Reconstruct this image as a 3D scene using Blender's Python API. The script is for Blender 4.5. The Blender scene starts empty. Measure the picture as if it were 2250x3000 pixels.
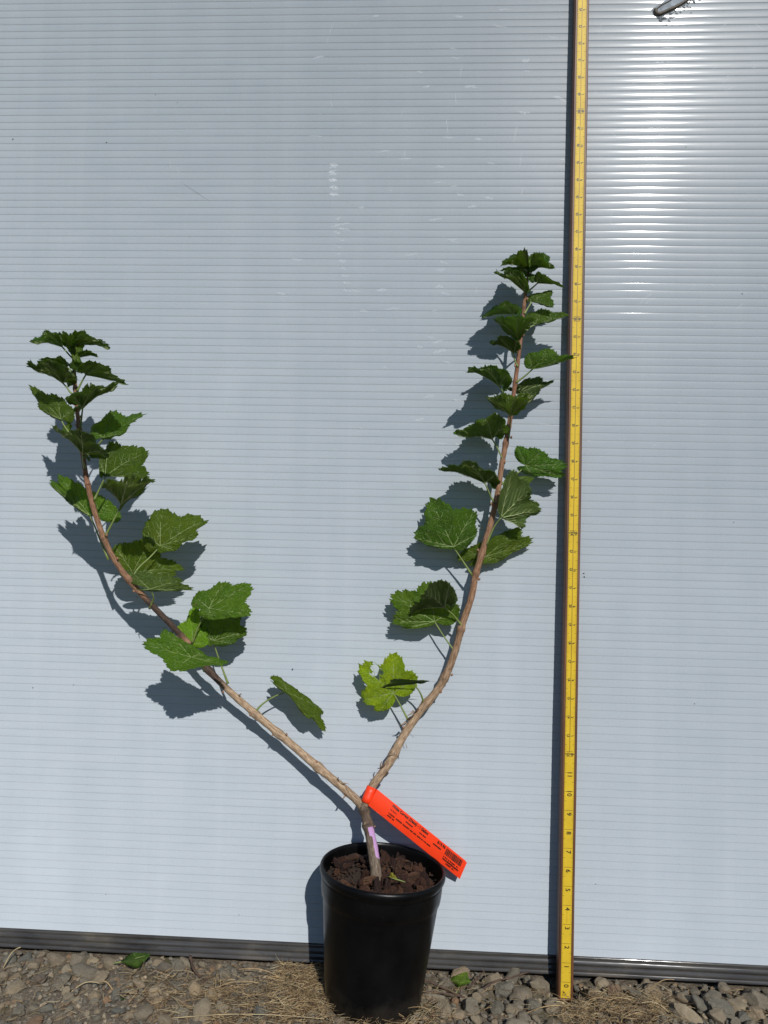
import bpy, bmesh, math, random
import numpy as np
from mathutils import Vector, Matrix, noise as mnoise

SC = bpy.context.scene
COL = SC.collection
rnd = random.Random(7)

# ------------------------------------------------------------------ camera
F, CX, CY = 2250.0, 1125.0, 1500.0           # focal length and centre in photograph pixels
CAM = np.array([0.0, -1.11426, 0.60619])
YAW, PITCH, ROLL = 0.04944, 0.04611, 0.02369

def axes():
    cy, sy = math.cos(YAW), math.sin(YAW)
    f = np.array([-sy, cy, 0.0]); r = np.array([cy, sy, 0.0]); u = np.array([0, 0, 1.0])
    f2 = f * math.cos(PITCH) + u * math.sin(PITCH)
    u2 = u * math.cos(PITCH) - f * math.sin(PITCH)
    return (r * math.cos(ROLL) + u2 * math.sin(ROLL), u2 * math.cos(ROLL) - r * math.sin(ROLL), f2)
AX = axes()

def at(x, y, d):
    """point seen at photograph pixel x, y that stands d metres in front of the wall"""
    v = AX[2] * F + AX[0] * (x - CX) - AX[1] * (y - CY)
    t = (-d - CAM[1]) / v[1]
    return CAM + v * t

cam = bpy.data.cameras.new('camera')
cam.sensor_fit = 'VERTICAL'; cam.sensor_height = 36.0
cam.lens = 36.0 * F / 3000.0
cam.clip_start = 0.01; cam.clip_end = 500
camo = bpy.data.objects.new('camera', cam); COL.objects.link(camo)
camo.matrix_world = Matrix(((AX[0][0], AX[1][0], -AX[2][0], CAM[0]),
                            (AX[0][1], AX[1][1], -AX[2][1], CAM[1]),
                            (AX[0][2], AX[1][2], -AX[2][2], CAM[2]), (0, 0, 0, 1)))
SC.camera = camo

# ------------------------------------------------------------------ sky, sun, exposure
SUN = Vector((0.315, -1.0, 0.71)).normalized()
W = bpy.data.worlds.new('World'); SC.world = W; W.use_nodes = True
wn = W.node_tree.nodes; wl = W.node_tree.links; wn.clear()
sky = wn.new('ShaderNodeTexSky'); sky.sky_type = 'NISHITA'; sky.sun_disc = False
sky.sun_elevation = math.asin(SUN.z); sky.sun_rotation = math.atan2(SUN.x, SUN.y)
sky.air_density = 1.0; sky.dust_density = 0.1; sky.ozone_density = 4.0
bg = wn.new('ShaderNodeBackground'); bg.inputs['Strength'].default_value = 0.078
wo = wn.new('ShaderNodeOutputWorld')
wl.new(sky.outputs[0], bg.inputs[0]); wl.new(bg.outputs[0], wo.inputs[0])
sl = bpy.data.lights.new('sun', 'SUN'); sl.energy = 4.4; sl.angle = math.radians(0.53); sl.color = (1.0, 0.97, 0.93)
so = bpy.data.objects.new('sun', sl); COL.objects.link(so)
so.rotation_euler = SUN.to_track_quat('Z', 'Y').to_euler(); so.location = SUN * 5
SC.view_settings.view_transform = 'Standard'; SC.view_settings.look = 'None'
SC.view_settings.gamma = 1.0; SC.view_settings.use_curve_mapping = False
SC.view_settings.exposure = -0.2
SC.cycles.use_denoising = True
SC.cycles.max_bounces = 8; SC.cycles.caustics_reflective = False; SC.cycles.caustics_refractive = False

# ------------------------------------------------------------------ helpers
def link(o, parent=None):
    COL.objects.link(o)
    if parent is not None: o.parent = parent
    return o

def tag(o, label=None, cat=None, group=None, kind=None):
    if label: o['label'] = label
    if cat: o['category'] = cat
    if group: o['group'] = group
    if kind: o['kind'] = kind
    return o

def empty(name, loc=(0, 0, 0), rot=(0, 0, 0)):
    o = bpy.data.objects.new(name, None); o.empty_display_size = 0.02
    o.location = loc; o.rotation_euler = rot
    return link(o)

class MB:
    """collects vertices and faces of one mesh"""
    def __init__(s): s.v = []; s.f = []; s.m = []
    def add(s, vs, fs, mi=0):
        b = len(s.v); s.v.extend([tuple(map(float, p)) for p in vs])
        s.f.extend([tuple(b + i for i in q) for q in fs]); s.m.extend([mi] * len(fs))
    def box(s, a, b, mi=0):
        x0, y0, z0 = a; x1, y1, z1 = b
        s.add([(x0,y0,z0),(x1,y0,z0),(x1,y1,z0),(x0,y1,z0),(x0,y0,z1),(x1,y0,z1),(x1,y1,z1),(x0,y1,z1)],
              [(0,3,2,1),(4,5,6,7),(0,1,5,4),(1,2,6,5),(2,3,7,6),(3,0,4,7)], mi)
    def tube(s, pts, rad, n=6, mi=0, cap=True):
        pts = [Vector(p) for p in pts]; k = len(pts); rings = []
        up = Vector((0.3, 0.5, 0.8)).normalized()
        for i in range(k):
            t = (pts[min(i + 1, k - 1)] - pts[max(i - 1, 0)]).normalized()
            a = t.cross(up)
            if a.length < 1e-4: a = t.cross(Vector((1, 0, 0)))
            a.normalize(); b = t.cross(a).normalized(); up = b.cross(t) if False else up
            r = rad[i] if hasattr(rad, '__len__') else rad
            rings.append([pts[i] + (a * math.cos(2 * math.pi * j / n) + b * math.sin(2 * math.pi * j / n)) * r for j in range(n)])
        vs = [p for q in rings for p in q]; fs = []
        for i in range(k - 1):
            for j in range(n):
                fs.append((i * n + j, i * n + (j + 1) % n, (i + 1) * n + (j + 1) % n, (i + 1) * n + j))
        if cap:
            fs.append(tuple(range(n))[::-1]); fs.append(tuple((k - 1) * n + j for j in range(n)))
        s.add(vs, fs, mi)
    def lathe(s, prof, n=96, mi=0):
        vs = []; fs = []; k = len(prof)
        for r, z in prof:
            for j in range(n):
                a = 2 * math.pi * j / n; vs.append((r * math.cos(a), r * math.sin(a), z))
        for i in range(k - 1):
            for j in range(n):
                fs.append((i * n + j, i * n + (j + 1) % n, (i + 1) * n + (j + 1) % n, (i + 1) * n + j))
        s.add(vs, fs, mi)
    def build(s, name, mats, parent=None, smooth=True):
        me = bpy.data.meshes.new(name); me.from_pydata(s.v, [], s.f)
        for m in (mats if isinstance(mats, (list, tuple)) else [mats]): me.materials.append(m)
        if any(s.m): me.polygons.foreach_set('material_index', s.m)
        if smooth: me.polygons.foreach_set('use_smooth', [True] * len(me.polygons))
        me.update()
        return link(bpy.data.objects.new(name, me), parent)

class NT:
    """short hand for a procedural material"""
    def __init__(s, name):
        s.mat = bpy.data.materials.new(name); s.mat.use_nodes = True
        s.t = s.mat.node_tree; s.n = s.t.nodes; s.l = s.t.links
        s.b = s.n['Principled BSDF']; s.out = s.n['Material Output']
    def new(s, ty, **kw):
        nd = s.n.new('ShaderNode' + ty)
        for k, v in kw.items():
            if k in nd.inputs: nd.inputs[k].default_value = v
            else: setattr(nd, k, v)
        return nd
    def set(s, **kw):
        for k, v in kw.items(): s.b.inputs[k.replace('_', ' ')].default_value = v
        return s
    def ln(s, a, b): s.l.new(a, b)
    def noise(s, vec, scale, detail=4, rough=0.55, stretch=None):
        if stretch:
            mp = s.new('Mapping'); mp.inputs['Scale'].default_value = stretch; s.ln(vec, mp.inputs['Vector']); vec = mp.outputs[0]
        nz = s.new('TexNoise'); nz.inputs['Scale'].default_value = scale; nz.inputs['Detail'].default_value = detail
        nz.inputs['Roughness'].default_value = rough; s.ln(vec, nz.inputs['Vector']); return nz.outputs['Fac']
    def ramp(s, fac, stops):
        r = s.new('ValToRGB'); e = r.color_ramp.elements
        while len(e) < len(stops): e.new(0.5)
        for q, (p, c) in zip(e, stops):
            q.position = p; q.color = (c[0], c[1], c[2], 1) if hasattr(c, '__len__') else (c, c, c, 1)
        s.ln(fac, r.inputs[0]); return r.outputs[0]
    def mix(s, fac, a, b, mode='MIX'):
        m = s.new('Mix'); m.data_type = 'RGBA'; m.blend_type = mode
        for sock, v in ((m.inputs[0], fac), (m.inputs[6], a), (m.inputs[7], b)):
            if isinstance(v, (int, float)): sock.default_value = v
            elif isinstance(v, tuple): sock.default_value = (*v, 1) if len(v) == 3 else v
            else: s.ln(v, sock)
        return m.outputs[2]
    def math(s, op, a, b=0.0):
        m = s.new('Math'); m.operation = op
        for sock, v in ((m.inputs[0], a), (m.inputs[1], b)):
            if isinstance(v, (int, float)): sock.default_value = v
            else: s.ln(v, sock)
        return m.outputs[0]
    def bump(s, h, strength, dist=0.001):
        b = s.new('Bump'); b.inputs['Strength'].default_value = strength; b.inputs['Distance'].default_value = dist
        s.ln(h, b.inputs['Height']); s.ln(b.outputs[0], s.b.inputs['Normal']); return b
    def obj(s): return s.new('TexCoord').outputs['Object']
    def col(s, c): s.ln(c, s.b.inputs['Base Color']); return s

# ------------------------------------------------------------------ materials
def m_panel(dark=1.0):
    m = NT('white polycarbonate' if dark == 1.0 else 'sheet over an inner web'); o = m.obj()
    a = m.noise(o, 2.2, 3); b = m.noise(o, 60, 4, stretch=(0.15, 1, 1.0)); c = m.noise(o, 420, 2)
    base = m.ramp(a, [(0.3, (0.457, 0.502, 0.543)), (0.7, (0.482, 0.527, 0.568))])
    base = m.mix(m.ramp(b, [(0.35, 0.0), (0.75, 0.35)]), base, (0.545, 0.582, 0.615))
    base = m.mix(m.ramp(c, [(0.30, 0.16), (0.55, 0.0)]), base, (0.30, 0.37, 0.44))
    # run-off streaks and dusty patches
    vs_ = m.noise(o, 26, 4, 0.6, stretch=(1, 1, 0.045)); pt = m.noise(o, 5, 5, 0.65)
    base = m.mix(m.ramp(vs_, [(0.48, 0.0), (0.74, 0.20)]), base, (0.56, 0.60, 0.635))
    base = m.mix(m.ramp(vs_, [(0.30, 0.16), (0.45, 0.0)]), base, (0.415, 0.46, 0.50))
    base = m.mix(m.ramp(pt, [(0.55, 0.0), (0.75, 0.30)]), base, (0.56, 0.61, 0.65))
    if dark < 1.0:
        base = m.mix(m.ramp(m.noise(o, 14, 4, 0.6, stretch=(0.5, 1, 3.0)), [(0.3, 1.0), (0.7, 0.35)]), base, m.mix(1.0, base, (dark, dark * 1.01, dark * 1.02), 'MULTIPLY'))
    m.col(base)
    m.ln(m.ramp(b, [(0.3, 0.30), (0.8, 0.38)]), m.b.inputs['Roughness'])
    m.set(IOR=1.45, Specular_IOR_Level=0.10, Diffuse_Roughness=1.0, Coat_Weight=0.115, Coat_Roughness=0.09)
    m.bump(m.noise(o, 260, 3, stretch=(0.35, 1, 1)), 0.025, 0.0006)
    return m.mat

def m_channel():
    m = NT('clear plastic channel'); o = m.obj()
    a = m.noise(o, 34, 5, 0.6, stretch=(0.35, 1, 1)); b = m.noise(o, 120, 4, stretch=(0.05, 1, 1.3))
    base = m.ramp(a, [(0.30, (0.035, 0.033, 0.031)), (0.55, (0.085, 0.078, 0.069)), (0.72, (0.19, 0.16, 0.12))])
    base = m.mix(m.ramp(b, [(0.4, 0.0), (0.75, 0.6)]), base, (0.16, 0.16, 0.165))
    m.col(base); m.set(Roughness=0.11, IOR=1.5, Transmission_Weight=0.35)
    m.bump(b, 0.12, 0.001)
    return m.mat

def m_simple(name, c, rough=0.5, var=0.15, scale=40, bump=0.0, stretch=None, **kw):
    m = NT(name); o = m.obj()
    n = m.noise(o, scale, 5, stretch=stretch)
    lo = tuple(x * (1 - var) for x in c); hi = tuple(min(1, x * (1 + var)) for x in c)
    m.col(m.ramp(n, [(0.3, lo), (0.7, hi)])); m.set(Roughness=rough, **kw)
    if bump: m.bump(n, bump, 0.001)
    return m.mat

def m_leaf(name, under):
    m = NT(name); o = m.obj()
    oi = m.new('ObjectInfo')
    n1 = m.noise(o, 55, 4); n2 = m.noise(o, 420, 3)
    c = oi.outputs['Color']
    if under:
        c = m.mix(0.45, c, (0.14, 0.18, 0.085))
    hv = m.new('HueSaturation'); m.ln(c, hv.inputs['Color'])
    m.ln(m.math('ADD', m.math('MULTIPLY', oi.outputs['Random'], 0.30), 0.84), hv.inputs['Value'])
    m.ln(m.math('ADD', m.math('MULTIPLY', oi.outputs['Random'], 0.03), 0.485), hv.inputs['Hue'])
    c = hv.outputs[0]
    c = m.mix(m.ramp(n1, [(0.35, 0.0), (0.75, 0.55)]), c, m.mix(1.0, c, (1.7, 1.35, 0.9), 'MULTIPLY'), 'MIX')
    c = m.mix(m.ramp(n2, [(0.3, 0.65), (0.6, 0.0)]), c, m.mix(0.55, c, (0.0, 0.0, 0.0)))
    br = m.noise(o, 90, 2)
    c = m.mix(m.ramp(br, [(0.70, 0.0), (0.78, 0.55)]), c, (0.12, 0.07, 0.03))
    m.col(c); m.set(Roughness=0.62 if under else 0.44, IOR=1.42, Specular_IOR_Level=0.42)
    v = m.new('TexVoronoi'); v.feature = 'DISTANCE_TO_EDGE'; v.inputs['Scale'].default_value = 330; m.ln(o, v.inputs['Vector'])
    m.bump(m.ramp(v.outputs['Distance'], [(0.0, 0.0 if not under else 1.0), (0.25, 1.0 if not under else 0.0)]), 0.8, 0.0012)
    tr = m.new('BsdfTranslucent')
    if under: tr.inputs['Color'].default_value = (0.80, 0.92, 0.50, 1)
    else: m.ln(m.mix(0.35, m.mix(1.0, c, (4.6, 3.6, 1.6), 'MULTIPLY'), (0.30, 0.46, 0.05)), tr.inputs['Color'])
    mx = m.new('MixShader'); mx.inputs[0].default_value = 0.50 if under else 0.42
    m.ln(m.b.outputs[0], mx.inputs[1]); m.ln(tr.outputs[0], mx.inputs[2]); m.ln(mx.outputs[0], m.out.inputs['Surface'])
    return m.mat

def m_bark():
    m = NT('currant bark'); uv = m.new('UVMap').outputs[0]
    at_ = m.new('Attribute'); at_.attribute_name = 'tint'
    s1 = m.noise(uv, 9, 5, 0.62, stretch=(1.0, 0.8, 1)); s2 = m.noise(uv, 15, 6, 0.7, stretch=(1.0, 0.7, 1))
    c = m.mix(m.ramp(s1, [(0.38, 0.0), (0.62, 0.85)]), at_.outputs['Color'], m.mix(1.0, at_.outputs['Color'], (0.38, 0.29, 0.23), 'MULTIPLY'))
    c = m.mix(m.ramp(s2, [(0.56, 0.0), (0.68, 0.8)]), c, m.mix(0.5, m.mix(1.0, c, (1.9, 1.9, 1.9), 'MULTIPLY'), (0.42, 0.33, 0.24)))
    c = m.mix(m.ramp(s2, [(0.34, 0.9), (0.43, 0.0)]), c, (0.05, 0.03, 0.02))
    pt = m.new('Attribute'); pt.attribute_name = 'paint'
    pf = m.ramp(m.math('ADD', pt.outputs['Fac'], m.math('MULTIPLY', m.math('SUBTRACT', s2, 0.5), 0.9)), [(0.49, 0.0), (0.53, 1.0)])
    c = m.mix(pf, c, (0.47, 0.27, 0.50))
    m.col(c); m.set(Roughness=0.75)
    m.bump(s2, 0.7, 0.0015)
    return m.mat

def m_stone():
    m = NT('gravel stone'); o = m.obj(); oi = m.new('ObjectInfo'); r = oi.outputs['Random']
    c = m.ramp(r, [(0.0, (0.19, 0.178, 0.145)), (0.20, (0.28, 0.25, 0.20)), (0.36, (0.44, 0.345, 0.23)), (0.50, (0.20, 0.20, 0.175)),
                   (0.64, (0.31, 0.26, 0.19)), (0.80, (0.50, 0.42, 0.30)), (0.91, (0.16, 0.17, 0.16)), (1.0, (0.38, 0.23, 0.13))])
    add = m.new('VectorMath'); add.operation = 'ADD'; m.ln(o, add.inputs[0])
    cb = m.new('CombineXYZ'); m.ln(m.math('MULTIPLY', r, 37.0), cb.inputs[0]); m.ln(cb.outputs[0], add.inputs[1]); p = add.outputs[0]
    n1 = m.noise(p, 2.0, 5); n2 = m.noise(p, 9, 6, 0.7)
    c = m.mix(1.0, c, (0.80, 0.77, 0.71), 'MULTIPLY')
    c = m.mix(m.ramp(n1, [(0.35, 0.55), (0.65, 0.0)]), c, m.mix(1.0, c, (0.60, 0.57, 0.52), 'MULTIPLY'))
    c = m.mix(m.ramp(n2, [(0.55, 0.0), (0.78, 0.6)]), c, (0.56, 0.50, 0.40))
    c = m.mix(m.ramp(n2, [(0.25, 0.7), (0.40, 0.0)]), c, (0.09, 0.075, 0.055))
    m.col(c); m.set(Roughness=0.85); m.bump(n2, 0.5, 0.25)
    return m.mat

def m_ground():
    m = NT('dusty gravel soil'); o = m.obj()
    n1 = m.noise(o, 26, 5); n2 = m.noise(o, 190, 6, 0.7); n3 = m.noise(o, 7, 3)
    c = m.ramp(n2, [(0.28, (0.045, 0.036, 0.025)), (0.5, (0.17, 0.135, 0.095)), (0.72, (0.36, 0.31, 0.235))])
    c = m.mix(m.ramp(n1, [(0.45, 0.0), (0.7, 0.7)]), c, (0.16, 0.12, 0.07))
    c = m.mix(m.ramp(n3, [(0.55, 0.0), (0.68, 0.45)]), c, (0.09, 0.095, 0.03))
    sp = m.new('SeparateXYZ'); m.ln(o, sp.inputs[0])
    c = m.mix(m.ramp(m.math('ADD', m.math('MULTIPLY', sp.outputs[1], -0.1), m.math('MULTIPLY', n3, 0.08)), [(0.20, 0.0), (0.26, 1.0)]), c, m.ramp(n2, [(0.3, (0.025, 0.045, 0.012)), (0.7, (0.06, 0.09, 0.025))]))  # dark grass added on unseen far ground to weaken bounce on the upper wall
    m.col(c); m.set(Roughness=0.95); m.bump(n2, 0.9, 0.004)
    return m.mat

def m_wood():
    m = NT('varnished brown wood'); o = m.obj()
    n = m.noise(o, 90, 5, 0.6, stretch=(1, 1, 0.05)); n2 = m.noise(o, 30, 4, stretch=(1, 1, 0.25))
    c = m.ramp(n, [(0.3, (0.055, 0.022, 0.010)), (0.6, (0.15, 0.062, 0.028)), (0.8, (0.27, 0.14, 0.075))])
    c = m.mix(m.ramp(n2, [(0.5, 0.0), (0.75, 0.5)]), c, (0.22, 0.13, 0.085))
    m.col(c); m.set(Roughness=0.5); m.bump(n, 0.3, 0.001)
    return m.mat

def m_tape():
    m = NT('yellow tape enamel'); o = m.obj()
    n = m.noise(o, 30, 4); n2 = m.noise(o, 500, 3, 0.7)
    c = m.ramp(n, [(0.3, (0.56, 0.375, 0.026)), (0.7, (0.68, 0.47, 0.034))])
    c = m.mix(m.ramp(n2, [(0.70, 0.0), (0.76, 0.7)]), c, (0.22, 0.15, 0.03))
    m.col(c); m.set(Roughness=0.45, Specular_IOR_Level=0.2); return m.mat

def m_pot():
    m = NT('black nursery plastic'); o = m.obj()
    n = m.noise(o, 22, 5, 0.6); n2 = m.noise(o, 240, 4, 0.7)
    c = m.ramp(n, [(0.35, (0.002, 0.002, 0.0023)), (0.75, (0.005, 0.005, 0.0055))])
    c = m.mix(m.ramp(n2, [(0.63, 0.0), (0.82, 0.22)]), c, (0.08, 0.076, 0.07))
    sp = m.new('SeparateXYZ'); m.ln(o, sp.inputs[0])
    dz = m.math('ADD', m.math('MULTIPLY', sp.outputs[2], -16.0), m.math('MULTIPLY', n, 1.2))
    c = m.mix(m.ramp(dz, [(0.15, 0.0), (0.85, 0.25)]), c, (0.12, 0.10, 0.075))
    m.col(c); m.ln(m.ramp(n, [(0.3, 0.27), (0.7, 0.42)]), m.b.inputs['Roughness']); m.set(Specular_IOR_Level=0.2); m.bump(n, 0.12, 0.002)
    return m.mat

def m_chip():
    m = NT('bark mulch'); o = m.obj(); oi = m.new('ObjectInfo')
    c = m.ramp(oi.outputs['Random'], [(0.0, (0.040, 0.013, 0.006)), (0.35, (0.11, 0.036, 0.015)), (0.65, (0.175, 0.066, 0.028)), (0.9, (0.30, 0.145, 0.07)), (1.0, (0.07, 0.032, 0.018))])
    n = m.noise(o, 2.2, 6, 0.65, stretch=(0.6, 3.5, 3.5))
    c = m.mix(m.ramp(n, [(0.35, 0.8), (0.55, 0.0)]), c, (0.030, 0.014, 0.008))
    c = m.mix(m.ramp(n, [(0.62, 0.0), (0.8, 0.6)]), c, (0.22, 0.105, 0.05))
    m.col(c); m.set(Roughness=0.7); m.bump(n, 0.9, 0.3)
    return m.mat

def m_scuff():
    m = NT('pale scuff'); o = m.obj(); n = m.noise(o, 900, 3, 0.7)
    m.set(Base_Color=(0.86, 0.90, 0.93, 1), Roughness=0.5)
    tr = m.new('BsdfTransparent'); mx = m.new('MixShader')
    m.ln(m.ramp(n, [(0.40, 0.0), (0.66, 0.36)]), mx.inputs[0]); m.ln(tr.outputs[0], mx.inputs[1]); m.ln(m.b.outputs[0], mx.inputs[2])
    m.ln(mx.outputs[0], m.out.inputs['Surface']); return m.mat

PANEL = m_panel(); WEB = m_panel(0.80); CHANNEL = m_channel(); LEAF_T = m_leaf('leaf upper side', False); LEAF_U = m_leaf('leaf underside', True)
VEIN = m_simple('leaf vein', (0.21, 0.27, 0.085), 0.55, 0.1, 60)
VEIN_U = m_simple('underside vein', (0.33, 0.40, 0.17), 0.55, 0.1, 60)
PETIOLE = m_simple('green leaf stalk', (0.17, 0.22, 0.06), 0.5, 0.2, 120)
BARK = m_bark(); STONE = m_stone(); GROUND = m_ground(); WOOD = m_wood(); TAPE = m_tape(); POT = m_pot(); CHIP = m_chip(); SCUFF = m_scuff()
INK = m_simple('black printing ink', (0.015, 0.013, 0.008), 0.5, 0.2, 300)
INKT = m_simple('faded tape ink', (0.050, 0.038, 0.012), 0.5, 0.3, 300)
ORANGE = m_simple('fluorescent orange label', (0.90, 0.052, 0.010), 0.45, 0.05, 25, 0.04)
STRAW = m_simple('dry straw', (0.36, 0.25, 0.125), 0.7, 0.45, 60)
TWIG = m_simple('dark twig', (0.075, 0.045, 0.03), 0.8, 0.4, 90, 0.4)
DARK = m_simple('interior darkness', (0.03, 0.03, 0.03), 0.8, 0.3, 30)
SOIL = m_simple('potting soil', (0.028, 0.017, 0.011), 0.95, 0.5, 160, 0.8)
SPECK = m_simple('dark grit', (0.02, 0.02, 0.02), 0.7, 0.2, 100)
SEAL = NT('clear sealant').set(Base_Color=(0.42, 0.47, 0.51, 1), Roughness=0.12, IOR=1.5, Alpha=0.55)
SEAL.bump(SEAL.noise(SEAL.obj(), 420, 4, 0.7), 1.0, 0.006); SEAL = SEAL.mat
GREYIN = m_simple('painted shade of the slot', (0.20, 0.23, 0.26), 0.7, 0.6, 90)
EDGE = m_simple('grimy cut edge', (0.07, 0.055, 0.04), 0.6, 0.5, 200, 0.4)

def catmull(P, n):
    P = [np.array(p, float) for p in P]; P = [2 * P[0] - P[1]] + P + [2 * P[-1] - P[-2]]; out = []; par = []
    for i in range(1, len(P) - 2):
        for k in range(n):
            t = k / n; a, b, c_, d_ = P[i - 1:i + 3]
            out.append(0.5 * (2 * b + (c_ - a) * t + (2 * a - 5 * b + 4 * c_ - d_) * t * t + (3 * b - a - 3 * c_ + d_) * t ** 3)); par.append(i - 1 + t)
    out.append(P[-2]); par.append(len(P) - 3); return out, par
def lump(seed, sub, amp, flat, name, mat, angular=0.0):
    bm = bmesh.new(); bmesh.ops.create_icosphere(bm, subdivisions=sub, radius=1.0); r = random.Random(seed)
    planes = [(Vector((r.gauss(0, 1), r.gauss(0, 1), r.gauss(0, 1))).normalized(), r.uniform(0.58, 0.88)) for _ in range(14)]
    for v in bm.verts:
        p = v.co.normalized(); k = 1 + amp * mnoise.noise(p * 1.3 + Vector((seed * 3.1, 0, 0))) + amp * 0.45 * mnoise.noise(p * 3.3 + Vector((0, seed * 1.7, 0)))
        q = p * k
        for nrm, dd in planes:
            e = q.dot(nrm) - dd
            if e > 0: q = q - nrm * e * angular
        q += p * 0.045 * mnoise.noise(p * 9 + Vector((0, 0, seed)))
        v.co = Vector((q.x * flat[0], q.y * flat[1], q.z * flat[2]))
    me = bpy.data.meshes.new(name); bm.to_mesh(me); bm.free(); me.materials.append(mat)
    me.polygons.foreach_set('use_smooth', [angular < 0.7] * len(me.polygons)); return me

# ------------------------------------------------------------------ ground
def gh(x, d):
    """height of the soil d metres in front of the wall"""
    b = 0.006 + 0.013 * min(1.0, max(0.0, (d + 0.01) / 0.16)) ** 0.8 - 0.017 * math.exp(-((x - 0.2083) / 0.026) ** 4 - ((d - 0.035) / 0.04) ** 4)
    return b

def spread(lo, hi, step, far):
    a = list(np.arange(lo, hi + 1e-6, step)); k = step; x = hi; up = []
    while x < far: k *= 1.5; x += k; up.append(x)
    k = step; x = lo; dn = []
    while x > -far: k *= 1.5; x -= k; dn.append(x)
    return dn[::-1] + a + up
gx = spread(-0.95, 0.85, 0.009, 60.0); gy = spread(-0.36, 0.05, 0.009, 60.0)
mb = MB(); vs = []
for y in gy:
    for x in gx:
        z = gh(x, -y)
        if -1.2 < x < 1.1 and -0.6 < y < 0.2:
            z += 0.0045 * mnoise.noise(Vector((x * 42, y * 42, 1.3))) + 0.0025 * mnoise.noise(Vector((x * 130, y * 130, 4.3)))
        vs.append((x, y, z))
nx = len(gx)
mb.add(vs, [(j * nx + i, j * nx + i + 1, (j + 1) * nx + i + 1, (j + 1) * nx + i) for j in range(len(gy) - 1) for i in range(nx - 1)])
ground = tag(mb.build('ground', GROUND), kind='structure')

# ------------------------------------------------------------------ wall of ribbed polycarbonate
RIB = 0.0110; Z0 = 0.0415; NRIB = 190; XL, XR = -1.9, 1.7
wall = empty('polycarbonate_wall', (0, 0, 0))
tag(wall, 'pale blue grey ribbed polycarbonate wall sheet standing behind the potted shrub', 'wall')
fr = [0.0, 0.03, 0.075, 0.12, 0.22, 0.34, 0.46, 0.58, 0.70, 0.80, 0.88, 0.94, 0.972]
tilt = lambda u: math.radians(-1.4 + 8.2 * u ** 1.35)
def prof():
    pts = []; y = 0.0; last = 0.0
    for u in fr:
        y += math.tan(tilt((u + last) / 2)) * (u - last) * RIB; last = u
        pts.append((u, y))
    # lower lip rounds in, upper lip meets the next rib in a groove
    mx = min(p[1] for p in pts); pts = [(u, q - mx) for u, q in pts]
    yt = pts[-1][1]; pts[0] = (0.0, yt + 0.00005); pts[1] = (0.030, 0.45 * yt); pts[2] = (0.062, 0.05 * yt)
    return pts
PR = prof()
xs = list(np.linspace(XL, XR, 61)); mb = MB(); vs = []
rows = []
for k in range(NRIB):
    wob = rnd.uniform(-0.06, 0.06)
    for u, y in PR: rows.append((Z0 + (k + u) * RIB, y * (1 + wob)))
rows.append((Z0 + NRIB * RIB, 0.001))
for z, y in rows:
    for x in xs:
        w = 0.00035 * mnoise.noise(Vector((x * 2.2, z * 3.0, 0.3))) 
        vs.append((x, y + w, z))
nx = len(xs); R0 = len(rows)
fs = [(j * nx + i, j * nx + i + 1, (j + 1) * nx + i + 1, (j + 1) * nx + i) for j in range(R0 - 1) for i in range(nx - 1)]
npr = len(PR)
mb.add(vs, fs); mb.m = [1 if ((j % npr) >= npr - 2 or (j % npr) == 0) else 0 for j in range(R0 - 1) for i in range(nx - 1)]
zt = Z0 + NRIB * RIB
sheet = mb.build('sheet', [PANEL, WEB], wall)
mb = MB(); mb.box((XL, 0.004, Z0 + 0.0005), (XR, 0.010, zt)); mb.build('sheet_back', PANEL, wall, False)
mb = MB(); mb.box((XL, 0.0125, -0.03), (XR, 0.03, zt + 0.01)); mb.build('dark_interior', DARK, wall, False)  # near-black sheet added for the darkness seen behind the clear channel
# clear channel that holds the lower edge
zc = [(0.0412, 0.0022), (0.0412, -0.0012), (0.0396, -0.0021), (0.0378, -0.0012), (0.0366, -0.0006), (0.0350, -0.0014), (0.0334, -0.0030), (0.0316, -0.0036), (0.0300, -0.0026), (0.0290, -0.0016),
      (0.0275, -0.0018), (0.0258, -0.0032), (0.0240, -0.0040), (0.0222, -0.0034), (0.0212, -0.0024), (0.0202, -0.0028), (0.0188, -0.0044), (0.0172, -0.0046), (0.0162, -0.0034), (0.0158, 0.0), (0.0158, 0.011), (0.0412, 0.011)]
mb = MB(); vs = []; xq = list(np.linspace(XL, XR, 40))
for z, y in zc:
    for x in xq: vs.append((x, y if y > 0.001 else -0.0022 + 0.78 * (y + 0.0022), z + 0.0006 * math.sin(x * 5.1)))
nx = len(xq); k = len(zc)
mb.add(vs, [(i * nx + j, ((i + 1) % k) * nx + j, ((i + 1) % k) * nx + j + 1, i * nx + j + 1) for i in range(k) for j in range(nx - 1)])
mb.build('bottom_channel', CHANNEL, wall)

# scuffs, scratches and grit on the sheet
def sliver(mb, x, y, L, w, ang, d=0.0004, n=5):
    c = at(x, y, d); px = 1 / 2050.0
    dx, dz = math.cos(ang), math.sin(ang); L *= px; w *= px; vs = []
    for i in range(n + 1):
        t = i / n - 0.5; hw = w * 0.5 * (1 - (2 * t) ** 2) ** 0.5 + 1e-5
        j = rnd.uniform(-0.3, 0.3) * w
        vs.append((c[0] + dx * L * t - dz * (hw + j), -d, c[2] + dz * L * t + dx * (hw + j)))
        vs.append((c[0] + dx * L * t + dz * (hw - j), -d, c[2] + dz * L * t - dx * (hw - j)))
    mb.add(vs, [(2 * i, 2 * i + 1, 2 * i + 3, 2 * i + 2) for i in range(n)])
mb = MB()
for i, y in enumerate(np.arange(487, 590, 20.6)):
    for q in range(3): sliver(mb, 977 + rnd.uniform(-4, 4), y + rnd.uniform(-4, 4), 28, 9, rnd.uniform(-0.2, 0.2), 0.0004 + 0.00012 * q)
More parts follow.
